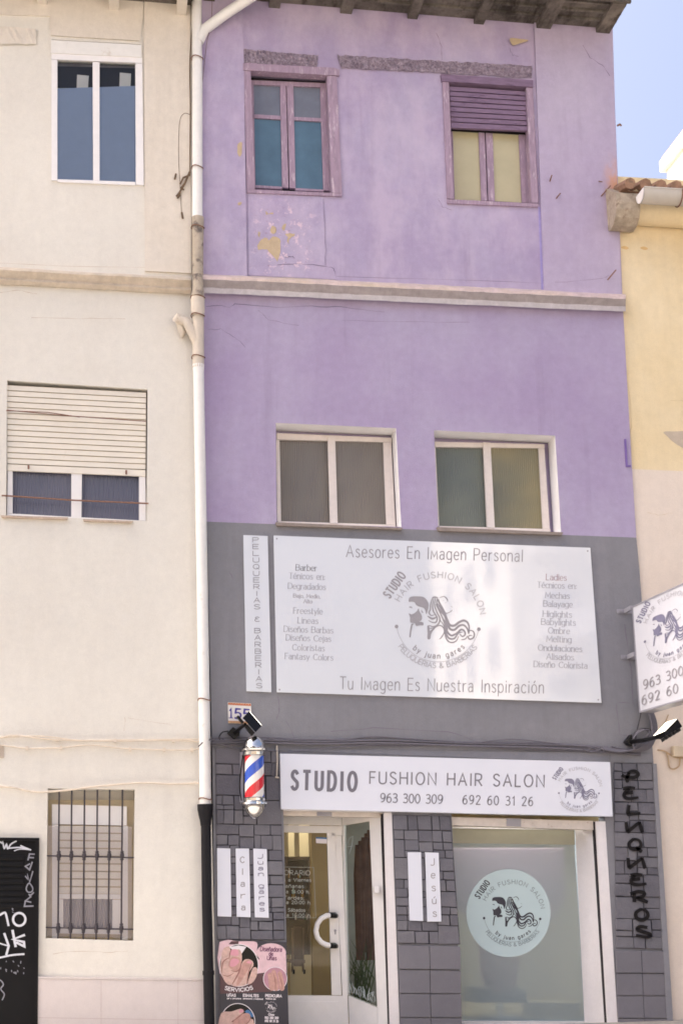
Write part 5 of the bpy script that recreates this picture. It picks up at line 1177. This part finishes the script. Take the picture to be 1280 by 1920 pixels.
# ------------------------------------------------------------------ barber pole
pc = U(477, 1500, .26); kx = (U(496, 1450, .26) - U(459, 1450, .26)).length / 2
zt2, zb2 = U(477, 1416, .26).z, U(477, 1497, .26).z
BP = thing('barber_pole', 'red white and blue barber pole with chrome domed ends', 'barber pole', Vector((pc.x, pc.y, U(477, 1535, .26).z)))
ax = Vector((pc.x, pc.y, 0))
b = MB(); b.lathe(ax, [(kx * .98, zb2), (kx * .98, zt2)], 36); part('striped_cylinder', b, pole_mat(pc.x, pc.y, (zt2 - zb2) * .96, zb2 + .05), BP, smooth=True)
b = MB(); s_ = kx
b.lathe(ax + Vector((0, 0, zt2)), [(s_ * 1.02, -.012), (s_ * 1.14, 0), (s_ * 1.14, .035), (s_ * 1.05, .045), (s_ * 1.28, .055), (s_ * 1.3, .075), (s_ * 1.12, .10), (s_ * 1.06, .12), (s_ * .98, .165), (s_ * .78, .205), (s_ * .45, .235), (s_ * .12, .25), (0, .251)], 36)
part('top_cap', b, CHROME, BP, smooth=True)
b = MB(); b.lathe(ax + Vector((0, 0, zb2)), [(s_ * 1.02, .012), (s_ * 1.12, 0), (s_ * 1.12, -.03), (s_ * 1.05, -.04), (s_ * 1.3, -.05), (s_ * 1.32, -.075), (s_ * 1.06, -.10), (s_ * 1.0, -.12), (s_ * .85, -.17), (s_ * .58, -.215), (s_ * .25, -.25), (0, -.262)], 36)
part('bottom_cap', b, CHROME, BP, smooth=True)
b = MB(); b.box((pc.x - .16, -.06, zb2 - .03), (pc.x - .12, -.02, zt2 + .06)); b.box((pc.x - .15, pc.y + kx * .9, zt2 + .02), (pc.x + .02, -.02, zt2 + .05)); b.box((pc.x - .15, pc.y + kx * .9, zb2 - .05), (pc.x + .02, -.02, zb2 - .02)); part('wall_bracket', b, STEELG, BP)
b = MB(); b.tube([U(x, y, .06) for x, y in cat([(458, 1404), (455, 1420), (451, 1450), (450, 1480), (455, 1510), (462, 1515)])], .007, 6); part('power_cable', b, BLACK, BP)

# ------------------------------------------------------------------ floodlights
def lamp_box(front, back, t, glass):
    fq = [U(x, y, d) for x, y, d in front]; bq = [U(x, y, d) for x, y, d in back]
    b = MB(); b.loft([fq, bq]); part('housing', b, BLACK, t)
    c = sum(fq, Vector()) / 4; cb = sum(bq, Vector()) / 4; o = (c - cb).normalized() * .006
    b = MB(); b.loft([[c + (p - c) * .93 + o * .2 for p in fq], [c + (p - c) * .93 + o for p in fq]]); part('lamp_glass', b, LED, t)
    return fq, bq
F1 = thing('floodlight', 'black floodlight over the barber pole, lit towards the large sign', 'floodlight', U(437, 1385, 0), 'floodlights lighting the signs')
# panel tilted back towards the wall: its black back faces the street
lamp_box([(467, 1333.5, .40), (491, 1361, .40), (487, 1363, .22), (464, 1337, .22)], [(455, 1346, .46), (479, 1373, .46), (480, 1371, .26), (457, 1345, .26)], F1, LED)
b = MB()
for q in ([(443, 1344), (447, 1341), (458, 1354), (454, 1357)], [(459, 1363), (464, 1358), (478, 1374), (472, 1380)]): b.prism(q, .44, .40)
for q in range(3): b.prism([(461 + q * 4, 1365 + q * 4.2), (463 + q * 4, 1363 + q * 4.2), (467 + q * 4, 1366 + q * 4.2), (464 + q * 4, 1369 + q * 4.2)], .46, .44)
part('yoke', b, BLACK, F1)
b = MB(); b.tube([U(440, 1374, .1), U(452, 1364, .3), U(460, 1358, .42)], [.03, .022, .022], 8); b.prism([(427, 1373), (437, 1363), (450, 1372), (448, 1380), (440, 1385)], .12, 0); part('wall_mount', b, BLACK, F1)
b = MB(); b.tube([U(x, y, .05) for x, y in cat([(428, 1371), (417, 1373), (411, 1382), (413, 1388)])], .009, 6); part('power_cable', b, BLACK, F1)
F2 = thing('floodlight', 'lit floodlight on black arm below the projecting sign', 'floodlight', U(1180, 1398, 0), 'floodlights lighting the signs')
lamp_box([(1223, 1381, .62), (1249, 1354, .62), (1269, 1348, .82), (1246, 1371, .82)], [(1232, 1386, .62), (1256, 1360, .62), (1278, 1362, .86), (1250, 1386, .86)], F2, LED)
b = MB()
for q in range(5):
    x = 1240 + q * 7.2; y = 1385 - q * 4.4
    b.prism([(x, y), (x + 5, y - 3), (x + 7, y + 2), (x + 2, y + 6)], .88, .84)
part('cooling_fin', b, BLACK, F2)
b = MB(); b.tube([U(1180, 1391, .08), U(1205, 1388, .35), U(1238, 1381, .66)], [.03, .028, .024], 8); b.prism([(1173, 1390), (1183, 1377), (1188, 1384), (1188, 1398), (1178, 1396)], .12, 0); part('arm', b, BLACK, F2)

# ------------------------------------------------------------------ cables
def cable(pts, r, m, lbl, d=.03, cl=None, extra=(), group=None):
    b = MB(); b.tube([U(x, y, d + rnd.uniform(-.004, .006)) for x, y in cat(pts, False, 5)], r, 6)
    for p2, r2 in extra: b.tube([U(x, y, d + rnd.uniform(-.004, .008)) for x, y in cat(p2, False, 5)], r2, 6)
    if cl:
        for x, y in cl: p = U(x, y, d * .5); b.box((p.x - .016, -d - .014, p.z - .022), (p.x + .016, 0, p.z + .022))
    return solo('wall_cable', b, m, lbl, 'cable', group)
cable([(-40, 1386), (0, 1383), (30, 1379), (108, 1387), (216, 1389), (330, 1388), (392, 1392)], .012, CABLEC, 'pair of cream cables clipped along the cream wall, upper run', cl=[(108, 1387), (216, 1389), (325, 1389)], extra=[([(-40, 1388), (20, 1382), (80, 1380), (150, 1388), (240, 1387), (372, 1386)], .009)])
cable([(-40, 1397), (0, 1397), (50, 1403), (115, 1402), (170, 1397), (244, 1404), (360, 1406), (376, 1398)], .010, CABLEC, 'single thin cream cable below the clipped pair', cl=[(51, 1403), (115, 1402), (244, 1405), (308, 1406), (360, 1406)])
cable([(-40, 1474), (20, 1476), (70, 1485), (130, 1481), (170, 1476), (260, 1468), (320, 1470), (372, 1468), (396, 1464)], .014, CABLEC, 'thick cream cable dipping across the top of barred window', d=.04)
base = [(376, 1391), (420, 1390), (500, 1389), (600, 1392), (720, 1391), (860, 1395), (980, 1398), (1080, 1401), (1150, 1408), (1200, 1412)]
b = MB()
for q in range(7):
    off = (q - 3) * 1.6
    pts = [(x, y + off * (.6 + .8 * abs(math.sin(x * .011 + q))) + rnd.uniform(-1.2, 1.2)) for x, y in base]
    b.tube([U(x, y, .03 + .012 * (q % 3)) for x, y in cat(pts, False, 5)], .0115 if q % 2 else .009, 6)
for pts in ([(640, 1388), (700, 1381), (760, 1385), (850, 1390)], [(900, 1392), (960, 1386), (1040, 1394), (1100, 1402)], [(526, 1412), (640, 1400), (760, 1394)], [(412, 1395), (450, 1404), (520, 1408)], [(495, 1387), (508, 1384), (514, 1387)]): b.tube([U(x, y, .05) for x, y in cat(pts)], .007, 6)
for q in range(10): x = 1090 + q * 7; b.tube([U(x, 1399 + rnd.uniform(0, 6), .06), U(x + 9, 1408 + rnd.uniform(-6, 3), .07), U(x + 20, 1404 + rnd.uniform(-5, 8), .06)], .008, 5)
solo('cable_bundle', b, CABLEG, 'grey cable bundle running along the facade above the fascia sign', 'cables')
b = MB()
for q in range(6):
    k_ = q * 2.2
    b.tube([U(x, y, .05 + q * .012) for x, y in cat([(1130, 1400 + q), (1160, 1405 + q), (1190, 1409 - k_ * .4), (1214, 1404 - k_), (1226 - k_ * .5, 1388 - k_), (1230 - k_ * .8, 1362), (1224 - k_ * .7, 1338), (1210 - k_ * .5, 1312)])], .012, 6)
for q in range(3): b.tube([U(x, y, .12 + q * .012) for x, y in cat([(1186, 1380 + q * 4), (1188, 1404 - q), (1200, 1400 - q * 5), (1216, 1384 - q * 5), (1212, 1370 - q), (1196, 1370 + q * 2), (1187, 1384)])], .009, 6)
solo('cable_coil', b, CABLEG, 'coiled grey cables hanging under the projecting sign', 'cables')
b = MB(); b.tube([U(x, y, .04) for x, y in cat([(374, 1391), (382, 1392), (396, 1394)])], [.012] + [.026] * 9 + [.02] * (len(cat([(374, 1391), (382, 1392), (396, 1394)])) - 10), 8)
for pts in ([(396, 1394), (402, 1386), (412, 1384), (420, 1386)], [(372, 1400), (380, 1392)], [(392, 1388), (398, 1384), (396, 1392)]): b.tube([U(x, y, .21) for x, y in cat(pts)], .008, 6)
solo('cable_splice', b, CABLED, 'black taped cable splice crossing the drainpipe', 'cable splice')
b = MB(); b.tube([U(x, y, .04) for x, y in cat([(1205, 1310), (1200, 1340), (1193, 1372), (1190, 1392)])], .008, 6); b.tube([U(x, y, .05) for x, y in cat([(1186, 1384), (1194, 1370), (1210, 1366), (1222, 1371)])], .010, 6)
solo('wall_cable', b, CABLED, 'thin black cable dropping from the projecting sign to floodlight arm', 'cable')
b = MB(); b.tube([U(519, 1398, .04), U(520, 1425, .05), U(519, 1455, .06)], [.012, .012, .01], 6); b.tube([U(516, 1457, .06), U(523, 1458, .06)], .012, 6)
solo('hanging_rod', b, paint('pale_rod', rgb(190, 180, 168), .6), 'short pale rod hanging left of the fascia sign', 'rod')
# neighbour's junction box
JB = thing('junction_box', 'beige junction box with looped cables on the ivory wall', 'junction box', U(1270, 1430, 0))
b = MB(); b.prism([(1262, 1398), (1300, 1400), (1300, 1419), (1263, 1418)], .09, YD); part('case', b, BOXB, JB, bevel=.01)
b = MB(); b.tube([U(x, y, .0) for x, y in cat([(1232, 1406), (1244, 1408), (1254, 1414), (1266, 1420), (1290, 1421)])], .011, 6); b.tube([U(x, y, .0) for x, y in cat([(1248, 1410), (1252, 1425), (1254, 1438), (1262, 1442), (1272, 1436), (1274, 1422)])], .010, 6); b.tube([U(x, y, .0) for x, y in cat([(1252, 1340), (1246, 1356), (1240, 1370)])], .008, 6); part('loop_cable', b, paint('tan_cable', rgb(186, 160, 130), .7), JB)
